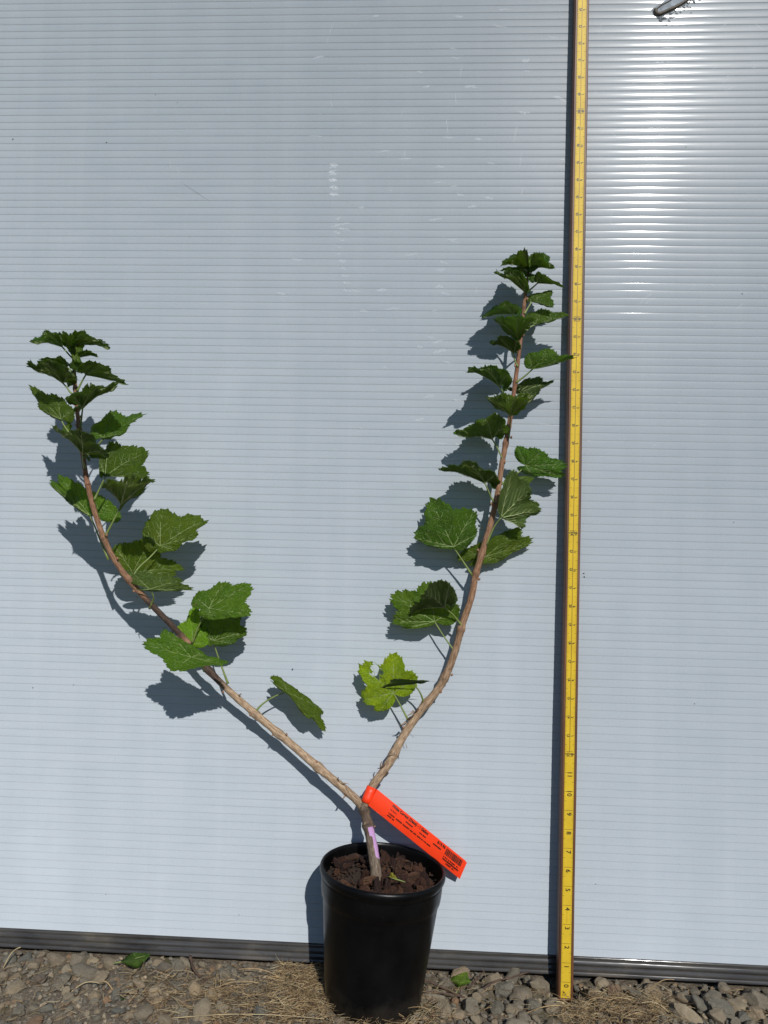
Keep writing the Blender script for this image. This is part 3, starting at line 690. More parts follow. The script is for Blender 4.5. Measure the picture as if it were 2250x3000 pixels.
LEAFN = [0]
def leaf(J, T, l, r, l2=None, r2=None, face='t', d=None, k=None, side='L', col='g', pet=None, dd=None, cup=0.15, hole=None, deep=0.0, fold=True):
    """J junction with the stalk, T tip, l / r side lobes to the left / right of the way J -> T, l2 / r2 basal lobes: all photograph pixels;
       d depth in front of the wall at J; dd extra depths per point; face t = upper side seen, u = underside seen"""
    LEAFN[0] += 1; R = random.Random(LEAFN[0] * 17 + 3)
    path = LEFT if side == 'L' else RIGHT
    if d is None: d = sdepth(J[1], path)
    if k is None: k = 1.8 if face == 'u' else -0.45
    dd = dd or {}
    kk = {}
    if face == 'u' and abs(T[0] - J[0]) > 1.1 * abs(T[1] - J[1]) and k > 0.7 and l != r and fold:
        # blade folded along its midrib: the half away from the viewer stands behind the near one
        if l[1] > r[1]: l = (l[0], J[1] - 0.80 * (J[1] - r[1])); kk['l'] = -0.95; l2 = None
        else: r = (r[0], J[1] - 0.80 * (J[1] - l[1])); kk['r'] = -0.95; r2 = None
        k = 1.5
    def P(nm, q):
        e = d + kk.get(nm, k) * (J[1] - q[1]) / 2100.0 + dd.get(nm, 0.0)
        return Vector(at(q[0], q[1], max(0.007, e)))
    PJ = P('J', J); pts = [None if q is None else P(nm, q) for nm, q in (('l2', l2), ('l', l), ('T', T), ('r', r), ('r2', r2))]
    if face == 'u': pts = [pts[4], pts[3], pts[2], pts[1], pts[0]]
    # physical order seen on the upper side, left to right; angle grows to the left
    V = [None if p is None else (p - PJ) / RAD[4 - i] for i, p in enumerate(pts)]
    V = V[::-1]                                         # index 0 = right basal ... 4 = left basal
    def extra(a, b, ta, tb, t):                         # planar continuation
        s = math.sin(tb - ta); q = a * (math.sin(tb - t) / s) + b * (math.sin(t - ta) / s)
        L = 0.9 * (a.length + b.length) / 2
        return q * (min(1.0, L / max(q.length, 1e-6)))
    if V[4] is None: V[4] = extra(V[2], V[3], ANG[2], ANG[3], ANG[4])
    if V[0] is None: V[0] = extra(V[2], V[1], ANG[2], ANG[1], ANG[0])
    N = (V[2].cross(V[3]).normalized() + V[1].cross(V[2]).normalized() + 0.3 * (V[3].cross(V[4]).normalized() + V[0].cross(V[1]).normalized()))
    if N.length < 1e-4: N = Vector((0, -1, 0))
    N.normalize(); LL = sum(v.length for v in V) / 5
    def Vs(th):
        i = 0
        while i < 3 and th > ANG[i + 1]: i += 1
        a, b = ANG[i], ANG[i + 1]; s = math.sin(b - a)
        return V[i] * (math.sin(b - th) / s) + V[i + 1] * (math.sin(th - a) / s), i, (th - a) / (b - a)
    ph = R.uniform(0, 9); amp = R.uniform(0.8, 1.2); s1 = R.uniform(0, 50)
    def rout(th):
        b = rbase(th) * (1 + 0.05 * mnoise.noise(Vector((th * 2.1, s1, 0))))
        a_ = abs(math.degrees(th)); b *= 1 - deep * (math.exp(-((a_ - 27) / 9) ** 2) + math.exp(-((a_ - 80) / 11) ** 2))
        t1 = (th * 6.1 + ph) % 1.0; t2 = (th * 12.2 + ph) % 1.0
        tooth = 0.060 * (1 - abs(2 * t1 - 1) ** 1.9) + 0.072 * (1 - abs(2 * t2 - 1) ** 1.9)
        return b * (0.93 + tooth * amp * (1.2 - 0.4 * abs(th) / 3))
    def pos(th, rho, ro):
        v, i, fsec = Vs(th); f = rho / ro
        p = PJ + v * rho
        fc = min(max(fsec, 0.0), 1.0)
        h = cup * LL * (f * (1 - f)) * 1.6 + 0.05 * LL * math.sin(math.pi * fc) * f
        h += 0.050 * LL * f * mnoise.noise(Vector((math.cos(th) * rho * 8.5, math.sin(th) * rho * 8.5, s1))) + 0.16 * LL * f * f * mnoise.noise(Vector((math.cos(th) * rho * 2.5, math.sin(th) * rho * 2.5, s1 + 9)))
        p = p + N * h
        if p.y > -0.0035: p.y = -0.0035
        return p
    NA = 168; rr = [0.0, 0.10, 0.22, 0.34, 0.46, 0.58, 0.69, 0.79, 0.88, 0.95, 1.0]
    ths = [math.radians(-176) + (math.radians(352)) * j / NA for j in range(NA + 1)]
    grid = []
    for th in ths:
        ro = rout(th); grid.append([pos(th, ro * q, ro) for q in rr])
    nr = len(rr); top = [p for g in grid for p in g]
    thick = 0.00016; bot = [p - N * (2 * thick) for p in top]
    keep = []
    for j in range(NA):
        for i in range(nr - 1):
            if hole:
                tm = math.degrees((ths[j] + ths[j + 1]) / 2); rm = rbase((ths[j] + ths[j + 1]) / 2) * (rr[i] + rr[i + 1]) / 2
                bad = False
                for ha, hr, hs in hole:
                    x1, y1 = rm * math.cos(math.radians(tm)), rm * math.sin(math.radians(tm)); x0, y0 = hr * math.cos(math.radians(ha)), hr * math.sin(math.radians(ha))
                    if math.hypot(x1 - x0, y1 - y0) < hs * (1 + 0.4 * mnoise.noise(Vector((tm * 0.2, rm * 8, 0)))): bad = True
                if bad: continue
            keep.append((j, i))
    mb = MB(); nv = len(top); allv = [SV(p) for p in top + bot]
    mb.add(allv, [])
    for j, i in keep:
        a, b, c_, d_ = j * nr + i, j * nr + i + 1, (j + 1) * nr + i + 1, (j + 1) * nr + i
        if i == 0:
            mb.f.append((a, b, c_)); mb.m.append(0); mb.f.append((nv + a, nv + c_, nv + b)); mb.m.append(1)
        else:
            mb.f.append((a, b, c_, d_)); mb.m.append(0); mb.f.append((nv + a, nv + d_, nv + c_, nv + b)); mb.m.append(1)
        if i == nr - 2: mb.f.append((b, nv + b, nv + c_, c_)); mb.m.append(0)
    # veins: real ridges under the blade, fine lines above it
    def vein(t0, r0, t1, r1, w0, w1, n=7):
        x0, y0 = r0 * math.cos(t0), r0 * math.sin(t0); x1, y1 = r1 * math.cos(t1), r1 * math.sin(t1); P0 = []
        for q in range(n):
            f = q / (n - 1); x, y = x0 + (x1 - x0) * f, y0 + (y1 - y0) * f; th = math.atan2(y, x); rho = math.hypot(x, y); ro = rout(th)
            if rho > ro * 0.97: break
            P0.append(pos(th, rho, ro))
        if len(P0) < 2: return
        m_ = len(P0); ws = [w0 + (w1 - w0) * i / m_ for i in range(m_)]
        for sgn, wk, hk, off in ((1, 0.55, 0.30, 0.00003), (-1, 1.0, 1.5, -2.6 * thick)):
            vv = []; ff = []
            for i, p in enumerate(P0):
                t = (P0[min(i + 1, m_ - 1)] - P0[max(i - 1, 0)]).normalized(); sd = t.cross(N).normalized() * ws[i] * wk
                base = p + N * off
                vv += [SV(base - sd), SV(base + N * sgn * ws[i] * hk), SV(base + sd)]
            for i in range(m_ - 1):
                ff += [(i * 3, i * 3 + 1, i * 3 + 4, i * 3 + 3), (i * 3 + 1, i * 3 + 2, i * 3 + 5, i * 3 + 4)]
            mb.add(vv, ff, 2 if sgn > 0 else 3)
    wv = 0.0125 * LL
    for ai, ra in zip(ANG, RAD):
        vein(ai, 0.01, ai, ra * 0.96, wv, wv * 0.25, 16)
        for f in (0.22, 0.40, 0.57, 0.73):
            for sg in (-1, 1):
                if abs(ai) > 1.5 and f > 0.6: continue
                L = 0.34 * (1 - 0.55 * f) * ra; bx, by = f * ra * math.cos(ai), f * ra * math.sin(ai)
                aa = ai + sg * math.radians(42); ex, ey = bx + L * math.cos(aa), by + L * math.sin(aa)
                vein(ai, f * ra, math.atan2(ey, ex), math.hypot(ex, ey), wv * 0.5, wv * 0.15, 8)
    o = mb.build('leaf', [LEAF_T, LEAF_U, VEIN, VEIN_U], shrub)
    o.color = {'g': (0.034, 0.086, 0.012, 1), 'b': (0.078, 0.152, 0.013, 1), 'm': (0.056, 0.120, 0.012, 1), 'y': (0.21, 0.31, 0.012, 1), 'p': (0.080, 0.14, 0.032, 1), 'd': (0.033, 0.068, 0.015, 1), 'yy': (0.15, 0.27, 0.014, 1)}[col]
    if pet:
        # the stalk: from the junction along the given pixels to the woody stem
        end = pet[-1]; de = sdepth(end[1], path) + (0.002 if face == 'u' or d >= sdepth(end[1], path) else -0.001)
        q = [PJ - N * 0.0003]
        for m_, e in enumerate(pet[:-1]): q.append(Vector(at(e[0], e[1], d + (de - d) * (m_ + 1) / len(pet))))
        q.append(Vector(at(end[0], end[1], de)))
        pts, _ = catmull(q, 6); K = len(pts)
        pm = MB(); pm.tube([SV(p) for p in pts], [0.00100 + 0.0011 * (i / K) ** 3 for i in range(K)], 7)
        po = pm.build('petiole', PETIOLE, None); po.parent = o
    return o

# left stem, from the top down
leaf((182,1015),(93,1007),(132,1020),(133,969),None,(171,977),'u',.142,pet=[(205,1042),(216,1050)])
leaf((203,1017),(188,975),(171,977),(213,980),None,None,'u',.150,col='g',pet=[(210,1035),(217,1052)])
leaf((219,998),(282,998),(240,968),(240,1003),(216,974),None,'u',.140,col='g',pet=[(218,1030),(217,1050)])
leaf((223,1010),(314,1018),(292,999),(305,1038),(245,990),(245,1028),'u',.150,col='g',pet=[(221,1035),(217,1050)])
leaf((229,1048),(285,1044),(259,1027),(264,1047),(236,1030),None,'u',.148,col='g',pet=[(222,1058)])
leaf((221,1050),(207,1012),(203,1026),(229,1030),None,None,'t',.155,col='b')
leaf((194,1074),(119,1056),(145,1076),(168,1044),None,(189,1055),'u',.140,col='g',pet=[(205,1083),(218,1097)])
leaf((185,1122),(81,1080),(135,1103),(120,1062),(165,1112),(213,1090),'u',.145,col='g',pet=[(198,1138),(205,1148),(225,1165)])
leaf((251,1098),(364,1128),(304,1072),(302,1112),(243,1068),None,'u',.145,col='g',pet=[(240,1118),(226,1145)])
leaf((242,1195),(342,1136),(288,1129),(320,1176),(200,1150),(285,1190),'u',.158,col='g',pet=[(240,1215),(235,1256)])
leaf((179,1229),(90,1135),(119,1202),(172,1163),(150,1222),(218,1202),'t',.135,col='m',pet=[(188,1247),(205,1270),(234,1292)])
leaf((304,1284),(423,1217),(330,1209),(360,1272),(268,1254),(330,1284),'t',.138,col='m',pet=[(277,1313),(243,1345)])
leaf((242,1330),(152,1253),(190,1290),(232,1270),(215,1318),(322,1324),'u',.165,col='g',pet=[(243,1350),(248,1372)])
leaf((196,1265),(205,1240),(187,1246),(212,1248),None,None,'t',.135,col='m',pet=[(212,1280),(234,1300)])
leaf((309,1396),(429,1321),(325,1288),(437,1403),(292,1340),(370,1397),'t',.130,col='m',dd={'r':0.012},pet=[(295,1425),(276,1465)])
leaf((355,1478),(377,1397),(300,1424),(448,1412),(330,1455),(410,1446),'u',.130,col='p',pet=[(347,1497),(308,1572)])
leaf((262,1509),(151,1424),(200,1472),(178,1397),(238,1500),(332,1476),'t',.105,col='b',cup=.03,pet=[(275,1535),(287,1565),(318,1640)])
leaf((469,1600),(604,1522),(477,1488),(577,1575),(418,1563),(512,1615),'t',.075,col='b',dd={'T':-.005},pet=[(440,1632),(405,1665),(383,1704)])
leaf((390,1678),(536,1667),(440,1590),(512,1685),(335,1600),None,'t',.062,col='b',k=-.2,dd={'T':-.012,'l2':.015},pet=[(384,1696),(380,1704)])
leaf((438,1726),(560,1728),(530,1698),(515,1732),(382,1672),None,'t',.100,col='p',cup=.02,pet=[(450,1750),(438,1783)])
leaf((612,1782),(731,1714),(653,1707),(733,1802),(568,1746),(623,1815),'t',.075,col='b',cup=.06,pet=[(585,1828),(562,1886)])
leaf((627,1877),(700,1795),(588,1790),(721,1852),(590,1862),(682,1888),'t',.048,col='m',pet=[(633,1906),(652,1960),(668,2003)])
leaf((562,1886),(575,1771),(520,1836),(604,1846),(540,1866),(612,1884),'t',.056,col='yy',pet=None)
leaf((560,1925),(423,1890),(503,1967),(486,1844),(657,1950),(600,1912),'t',.100,col='b',k=0.0,dd={'T':.02,'l':.025,'r':.0,'l2':.012,'r2':-.004},cup=.03,pet=[(585,1945),(598,1966)])
leaf((838,2027),(946,2141),(941,2080),(896,2098),(829,1988),None,'t',.034,col='b',k=0,dd={'T':-.012,'l':-.022,'r':.012,'l2':-.006},cup=.06,pet=[(805,2040),(770,2062),(744,2090)])
leaf((215,1022),(226,990),(206,1003),(236,1004),None,None,'t',.150,col='yy',cup=.2)
leaf((213,1026),(196,1000),(194,1014),(212,1000),None,None,'t',.146,col='b',cup=.2)
leaf((216,1030),(246,1012),(232,1004),(243,1026),None,None,'t',.152,col='b',cup=.2)
# right stem, from the top down
S = dict(side='R')
leaf((1548,790),(1471,777),(1501,772),(1533,734),None,(1545,748),'u',.060,**S)
leaf((1562,785),(1624,791),(1580,740),(1606,803),(1560,745),None,'u',.064,pet=[(1552,808)],**S)
leaf((1555,785),(1562,741),(1543,748),(1590,743),None,None,'t',.066,col='m',**S)
leaf((1530,802),(1470,791),(1508,805),(1520,777),None,(1530,785),'u',.060,pet=[(1541,820)],**S)
leaf((1535,852),(1447,803),(1495,829),(1490,793),None,(1538,814),'u',.064,pet=[(1540,858)],**S)
leaf((1575,829),(1650,843),(1600,807),(1611,835),(1574,798),None,'u',.062,pet=[(1560,843),(1541,858)],**S)
leaf((1557,884),(1617,903),(1618,853),(1585,893),(1563,862),(1549,871),'t',.055,col='m',pet=[(1548,900),(1536,920)],**S)
leaf((1501,921),(1412,928),(1452,924),(1480,888),None,(1517,893),'u',.058,pet=[(1511,932),(1528,962)],**S)
leaf((1567,951),(1658,928),(1592,906),(1611,944),(1545,918),(1580,950),'t',.050,col='m',pet=[(1550,960),(1530,975)],**S)
leaf((1516,988),(1516,930),(1446,937),(1565,936),(1475,965),(1545,965),'u',.066,pet=[(1519,1005),(1524,1012)],**S)
leaf((1505,1034),(1440,1005),(1470,1030),(1459,995),None,(1514,998),'u',.056,pet=[(1508,1055),(1517,1075)],**S)
leaf((1561,1081),(1677,1050),(1612,1024),(1624,1069),(1548,1037),(1585,1078),'t',.060,col='m',k=0.3,pet=[(1540,1100),(1511,1122)],**S)
leaf((1462,1130),(1371,1086),(1411,1111),(1415,1073),None,(1491,1098),'u',.055,pet=[(1475,1150),(1490,1172),(1500,1195)],**S)
leaf((1515,1154),(1619,1119),(1585,1106),(1570,1158),(1537,1110),(1478,1128),'t',.038,col='d',pet=None,**S)  # darker green holds the shade cast by the leaf above
leaf((1495,1219),(1506,1162),(1425,1166),(1569,1155),(1460,1195),(1535,1195),'u',.064,col='p',pet=[(1494,1245),(1490,1282)],**S)
leaf((1442,1286),(1334,1281),(1388,1280),(1420,1222),None,(1488,1240),'u',.044,col='m',k=1.2,pet=[(1456,1310),(1469,1337),(1473,1345)],**S)
leaf((1421,1415),(1291,1376),(1361,1390),(1371,1355),None,(1455,1397),'u',.048,pet=[(1437,1452),(1449,1478)],**S)
leaf((1541,1364),(1652,1359),(1582,1322),(1648,1396),(1516,1309),None,'t',.034,col='m',k=0.2,pet=[(1513,1389),(1466,1420)],**S)
leaf((1467,1517),(1577,1497),(1551,1433),(1528,1545),(1500,1379),(1490,1520),'u',.046,col='p',k=.55,cup=.05,pet=[(1447,1545),(1424,1597)],**S)
leaf((1513,1414),(1564,1401),(1536,1393),(1541,1430),None,None,'t',.048,col='b',pet=[(1490,1430),(1463,1440)],**S)
leaf((1328,1602),(1262,1466),(1217,1576),(1388,1498),(1257,1600),(1396,1566),'t',.038,col='m',k=-.05,dd={'l':-.008},cup=.05,pet=[(1348,1632),(1383,1685)],**S)
leaf((1424,1630),(1555,1590),(1520,1548),(1465,1643),(1362,1610),None,'t',.016,col='b',k=0,dd={'l':-.002},cup=.03,pet=None,**S)
leaf((1303,1779),(1200,1797),(1228,1741),(1228,1741),None,(1311,1714),'u',.052,col='d',k=.1,dd={'l':-.01,'r':.008},pet=[(1329,1803),(1357,1838)],**S) if False else None
leaf((1273,1821),(1153,1742),(1152,1821),(1257,1708),(1188,1842),(1345,1776),'t',.026,col='b',k=-.1,cup=.04,pet=[(1300,1864),(1325,1899),(1332,1912)],**S)
leaf((1303,1779),(1201,1796),(1250,1792),(1240,1738),None,(1318,1714),'u',.045,col='d',k=.9,dd={'r2':.0},pet=[(1329,1803),(1357,1838)],**S)
leaf((1152,2030),(1058,1950),(1065,2048),(1153,1918),(1112,2085),(1222,1984),'t',.028,col='y',k=-.05,cup=.04,deep=.10,hole=[(-9,0.58,0.11),(-15,0.72,0.09),(-20,0.60,0.06)],pet=[(1172,2065),(1196,2110)],**S)
leaf((1212,2004),(1112,2017),(1150,2008),(1156,1990),None,(1245,1992),'u',.040,col='d',fold=False,k=2.2,pet=[(1231,2030),(1243,2062)],**S)

leaf((1553,784),(1553,752),(1541,768),(1566,766),None,None,'t',.066,col='yy',cup=.2,**S)
leaf((1553,788),(1578,768),(1566,758),(1578,782),None,None,'t',.068,col='b',cup=.2,**S)
leaf((1551,790),(1526,772),(1532,785),(1540,762),None,None,'t',.064,col='b',cup=.2,**S)

# ------------------------------------------------------------------ orange label looped round the right stem
tagroot = empty('plant_label', tuple(at(1090, 2330, .05)))
tag(tagroot, 'bright orange paper plant label with black print looped round the stem above the pot', 'label')
TI = -Vector(at(1090, 2330, .05))
TL, TR_, BL, BR = (1104, 2314), (1368, 2527), (1079, 2359), (1347, 2575)
def tdepth(u): return 0.053 + 0.006 * math.sin(u * 2.6) - 0.040 * max(0, u - 0.12) ** 1.25 / 0.85
def tp(u, v, off=0.0):
    """u along the label, v across it from the upper edge"""
    x = (TL[0] * (1 - v) + BL[0] * v) * (1 - u) + (TR_[0] * (1 - v) + BR[0] * v) * u
    y = (TL[1] * (1 - v) + BL[1] * v) * (1 - u) + (TR_[1] * (1 - v) + BR[1] * v) * u
    p = Vector(at(x, y, tdepth(u) + 0.0016 * math.sin(math.pi * v) + 0.0008 * mnoise.noise(Vector((u * 7, v * 1.5, 2))))); return p + Vector((0, -off, 0)) + TI
mb = MB(); n = 24
for off, flip in ((0.0, 1), (-0.0004, -1)):
    vs = [tp(i / n, v, off) for i in range(n + 1) for v in (0, 0.5, 1)]
    mb.add(vs, [q if flip > 0 else q[::-1] for i in range(n) for q in ((i * 3, i * 3 + 1, i * 3 + 4, i * 3 + 3), (i * 3 + 1, i * 3 + 2, i * 3 + 5, i * 3 + 4))])
mb.build('strip', ORANGE, tagroot)
# second layer of the folded strip, a little out of line
mb = MB()
for off, flip in ((-0.0009, 1), (-0.0013, -1)):
    vs = [tp(i / n * 0.985, v, off) for i in range(n + 1) for v in (-0.02, 0.5, 0.985)]
    mb.add(vs, [q if flip > 0 else q[::-1] for i in range(n) for q in ((i * 3, i * 3 + 1, i * 3 + 4, i * 3 + 3), (i * 3 + 1, i * 3 + 2, i * 3 + 5, i * 3 + 4))])
mb.build('back_strip', ORANGE, tagroot)
# overlap flap with its rounded end
mb = MB(); vs = [tp(0.0, 0.0, 0.0005), tp(0.0, 1.0, 0.0005)]
arc = [tp(0.145 + 0.055 * math.sin(math.pi * q / 12), q / 12, 0.0005) for q in range(13)]
mb.add([tp(0.0, q / 12, 0.0005) for q in range(13)] + arc, [(q, q + 1, 13 + q + 1, 13 + q) for q in range(12)])
mb.add([tp(0.145 + 0.055 * math.sin(math.pi * q / 12), q / 12, 0.0005) for q in range(13)] + [tp(0.145 + 0.055 * math.sin(math.pi * q / 12), q / 12, 0.00005) for q in range(13)], [(q, q + 1, 14 + q, 13 + q) for q in range(12)])
mb.build('flap', ORANGE, tagroot)
# loop round the stem
mb = MB(); vs = []
c0 = Vector(at(1090, 2306, .040)); c1 = Vector(at(1072, 2352, .046)); axs = (c1 - c0).normalized()
e1 = Vector((0, -1, 0)); e1 = (e1 - axs * e1.dot(axs)).normalized(); e2 = axs.cross(e1).normalized()
if e2.x > 0: e2 = -e2
NL = 26
for i in range(NL + 1):
    a = math.radians(-62 + 300 * i / NL); rr_ = 0.0069
    for f in (0.0, 0.33, 0.66, 1.0):
        c_ = c0 + (c1 - c0) * f
        p = c_ + e1 * math.cos(a) * rr_ + e2 * math.sin(a) * rr_
        vs.append(p + TI)
fs = [(i * 4 + j, i * 4 + j + 1, i * 4 + j + 5, i * 4 + j + 4) for i in range(NL) for j in range(3)]
mb.add(vs, fs)
for f in (0, 1):   # bridge from the loop to the strip
    pass
mb.add([vs[0], vs[1], vs[2], vs[3], tp(0.02, 0.0, 0.0004), tp(0.02, .33, 0.0004), tp(0.02, .66, 0.0004), tp(0.02, 1.0, 0.0004)], [(0, 1, 5, 4), (1, 2, 6, 5), (2, 3, 7, 6)])
lo = mb.build('loop', ORANGE, tagroot)
sm = lo.modifiers.new('solid', 'SOLIDIFY'); sm.thickness = 0.0004
# print
def tput(mb, s, u0, v0, size, off=0.0004, bold=0.0, fit=None):
    v, f = text_mesh(s, 1.0)
    x0 = min(p[0] for p in v); x1 = max(p[0] for p in v); sx = fit / (x1 - x0) if fit else size
    for ox, oy in ((0, 0), (bold, 0), (0, bold), (bold, bold)) if bold else ((0, 0),):
        mb.add([tp(u0 + (p[0] - x0) * sx + ox * 0.19, v0 - p[1] * size - oy, off + ox * 0.004 + oy * 0.002) for p in v], f)
mb = MB()
tput(mb, 'White Currant (Diana) - 1 Gallon', 0.185, 0.13, 0.215, bold=0.012, fit=0.395)
tput(mb, '$19.96', 0.685, 0.13, 0.20, bold=0.012, fit=0.085)
mb.build('lettering', INK, tagroot, False)
# fine print too small to read: rows of short strokes
mb = MB()
def fine(u0, u1, v, h):
    u = u0
    while u < u1:
        w = rnd.uniform(0.0035, 0.008)
        if rnd.random() > 0.16:
            a, b = v - h * rnd.uniform(0.35, 0.55), v + h * rnd.uniform(0.30, 0.5)
            mb.add([tp(u, a, .0004), tp(u, b, .0004), tp(u + w * 0.8, b, .0004), tp(u + w * 0.8, a, .0004)], [(0, 1, 2, 3)])
        u += w
fine(0.185, 0.255, 0.37, 0.085); fine(0.355, 0.43, 0.37, 0.085); fine(0.50, 0.575, 0.37, 0.085)
fine(0.185, 0.64, 0.60, 0.085); fine(0.185, 0.255, 0.745, 0.085); fine(0.655, 0.735, 0.36, 0.09)
fine(0.785, 0.945, 0.565, 0.09); fine(0.785, 0.955, 0.69, 0.09); fine(0.83, 0.925, 0.815, 0.09)
mb.build('fine_print', INK, tagroot, False)
mb = MB(); u = 0.785
while u < 0.955:
    w = rnd.choice((0.0022, 0.0035, 0.0055)); mb.add([tp(u, .07, .0004), tp(u, .43, .0004), tp(u + w, .43, .0004), tp(u + w, .07, .0004)], [(0, 1, 2, 3)]); u += w + rnd.choice((0.0012, 0.002, 0.003))
mb.build('barcode', INK, tagroot, False)

# ------------------------------------------------------------------ gravel, straw, twigs, fallen leaves
stones = [lump(40 + i, 3, 0.42, (1.0 + 0.25 * (i % 3), 0.85 + 0.12 * (i % 2), 0.62 + 0.1 * (i % 4)), 'stone', STONE, 0.35 if i % 4 == 0 else 1.0) for i in range(14)]
placed = []
def overlap(x, y, r, f=0.74):
    return any((x - a) ** 2 + (y - b) ** 2 < (f * (r + c_)) ** 2 for a, b, c_ in placed)
pbx, pby = PB.x, PB.y
LEAFSPOT = [at(1350, 2880, .050), at(400, 2822, .045)]
def blocked(x, y, r):
    if any((x - p[0]) ** 2 + (y - p[1]) ** 2 < (0.015 + 0.8 * r) ** 2 for p in LEAFSPOT) and r > 0.004: return True
    if (x - pbx) ** 2 + (y - pby) ** 2 < (RB + 0.1 * r) ** 2: return True
    return abs(x - RX) < 0.0105 + 0.7 * r and -0.040 - 1.2 * r < y < -0.008
def visible(x, y, z):
    d = np.array([x, y, z]) - CAM; zz_ = d @ AX[2]
    px = CX + F * (d @ AX[0]) / zz_; py = CY - F * (d @ AX[1]) / zz_
    return -60 < px < 2310 and py < 3060
cnt = 0; tries = 0; extra_st = MB()
def put_stone(x, y, r, sink=0.35):
    global cnt
    me = rnd.choice(stones); z = gh(x, -y) + r * 0.62 * (1 - 2 * sink) + 0.001
    o = link(bpy.data.objects.new('stone', me), ground); o.location = (x, y, z); o.scale = (r,) * 3
    o.rotation_euler = (rnd.gauss(0, 0.35), rnd.gauss(0, 0.35), rnd.uniform(0, 6.28)); placed.append((x, y, r)); cnt += 1
# the big ones one can point at in the photograph
for (px, py, d, r) in ((2085, 2893, .040, .0175), (2225, 2915, .045, .021), (2160, 2935, .065, .0170), (2120, 2965, .075, .0190), (2060, 2945, .065, .0155), (2020, 2990, .09, .0175), (1985, 2960, .08, .0150), (1920, 2890, .035, .0145), (1870, 2905, .05, .0140), (1800, 2885, .035, .0150), (1830, 2880, .03, .0130),
                     (1583, 2880, .03, .0165), (1525, 2925, .06, .0190), (1480, 2905, .05, .0175), (1378, 2975, .10, .0170), (1300, 2985, .11, .0175), (1265, 2935, .075, .0145), (1455, 2985, .10, .0140), (1440, 2870, .03, .0150), (1310, 2880, .035, .014), (1745, 2890, .04, .012), (2190, 2880, .03, .012), (2100, 2990, .09, .016), (2215, 2985, .08, .015),
                     (30, 2800, .03, .014), (168, 2795, .03, .0145), (230, 2797, .03, .0150), (320, 2795, .03, .0150), (250, 2835, .06, .016), (290, 2845, .07, .012), (120, 2850, .08, .011), (40, 2910, .11, .013), (200, 2920, .12, .009), (520, 2825, .03, .013), (660, 2845, .05, .015), (730, 2825, .03, .013), (800, 2835, .04, .012), (840, 2865, .06, .010), (570, 2900, .09, .014), (420, 2975, .15, .016), (590, 2980, .15, .017), (760, 2975, .14, .016)):
    p = at(px, py, d); put_stone(p[0], p[1], r * 0.88, 0.27)
while cnt < 292 and tries < 60000:
    tries += 1
    x = rnd.uniform(-0.66, 0.56); y = -rnd.uniform(0.006, 0.215)
    right = x > 0.0
    r = rnd.choice((0.005, 0.0065, 0.008, 0.0095, 0.011)) if right else rnd.choice((0.0042, 0.005, 0.006, 0.007, 0.0085, 0.010))
    if tries > 25000: r *= 0.7
    if blocked(x, y, r) or not visible(x, y, gh(x, -y)) or overlap(x, y, r, 0.72 if right else 0.80): continue
    put_stone(x, y, r, rnd.uniform(0.12, 0.34))
# finer gravel between and beyond the stones: too many to count
me0 = [lump(80 + i, 1, 0.5, (1.25, 0.85, 0.65), 'g', STONE, 0.9) for i in range(6)]
mats4 = [m_simple('fine gravel', c_, 0.9, 0.35, 180, 0.4) for c_ in ((0.17, 0.15, 0.115), (0.27, 0.22, 0.15), (0.11, 0.10, 0.08), (0.18, 0.125, 0.075))]
tmpl = [([v.co.copy() for v in m_.vertices], [tuple(p.vertices) for p in m_.polygons]) for m_ in me0]
mb = MB()
for i in range(14000):
    x = rnd.uniform(-1.15, 1.05); y = -rnd.uniform(0.0, 0.40); r = rnd.choice((0.0014, 0.002, 0.0026, 0.0034, 0.0045))
    if not (-0.66 < x < 0.56 and y > -0.22): r *= rnd.choice((1.5, 2.2, 3.4))
    if blocked(x, y, r): continue
    V_, F_ = tmpl[i % 6]; q = Matrix.Rotation(rnd.uniform(0, 6.28), 3, 'Z') @ Matrix.Rotation(rnd.gauss(0, 0.6), 3, 'X')
    c_ = Vector((x, y, gh(x, -y) + r * 0.25 + 0.0015)); mb.add([q @ (v * r) + c_ for v in V_], F_, rnd.choice((0, 0, 1, 2, 2, 3)))
fg = mb.build('fine_gravel', mats4, ground, False); tag(fg, kind='stuff')
for m_ in me0: bpy.data.meshes.remove(m_)

def blade(mb, x, y, z, L, w, az, el, bend, mi):
    dirv = Vector((math.cos(az) * math.cos(el), math.sin(az) * math.cos(el), math.sin(el))); side = Vector((-math.sin(az), math.cos(az), 0))
    pts = []
    for i in range(5):
        t = i / 4; p = Vector((x, y, z)) + dirv * L * t + side * bend * L * t * t + Vector((0, 0, -abs(el) * 0.5 * L * t * t)); pts.append(p)
    if max(p.y for p in pts) > -0.003: return
    mb.tube(pts, [w, w, w * 0.9, w * 0.7, w * 0.3], 3, mi, False)
mb = MB()
def straw(px0, px1, d0, d1, n, lift=0.010, Lr=(0.008, 0.03)):
    for i in range(n):
        d = rnd.uniform(d0, d1); a = at(rnd.uniform(px0, px1), 2900, d); x = a[0]
        if (x - pbx) ** 2 + (-d - pby) ** 2 < (RB + 0.0005) ** 2: continue
        if abs(x - RX) < 0.028 and d < 0.075: continue
        blade(mb, x, -d, gh(x, d) + rnd.uniform(0.003, lift), rnd.uniform(*Lr), rnd.uniform(0.0002, 0.0004), rnd.uniform(0, 6.28), rnd.gauss(0.05, 0.22), rnd.gauss(0, 0.35), rnd.choice((0, 0, 1, 2)))
straw(815, 960, .02, .17, 900, 0.018); straw(620, 860, .06, .18, 620, 0.014); straw(860, 960, .03, .15, 250, 0.02)
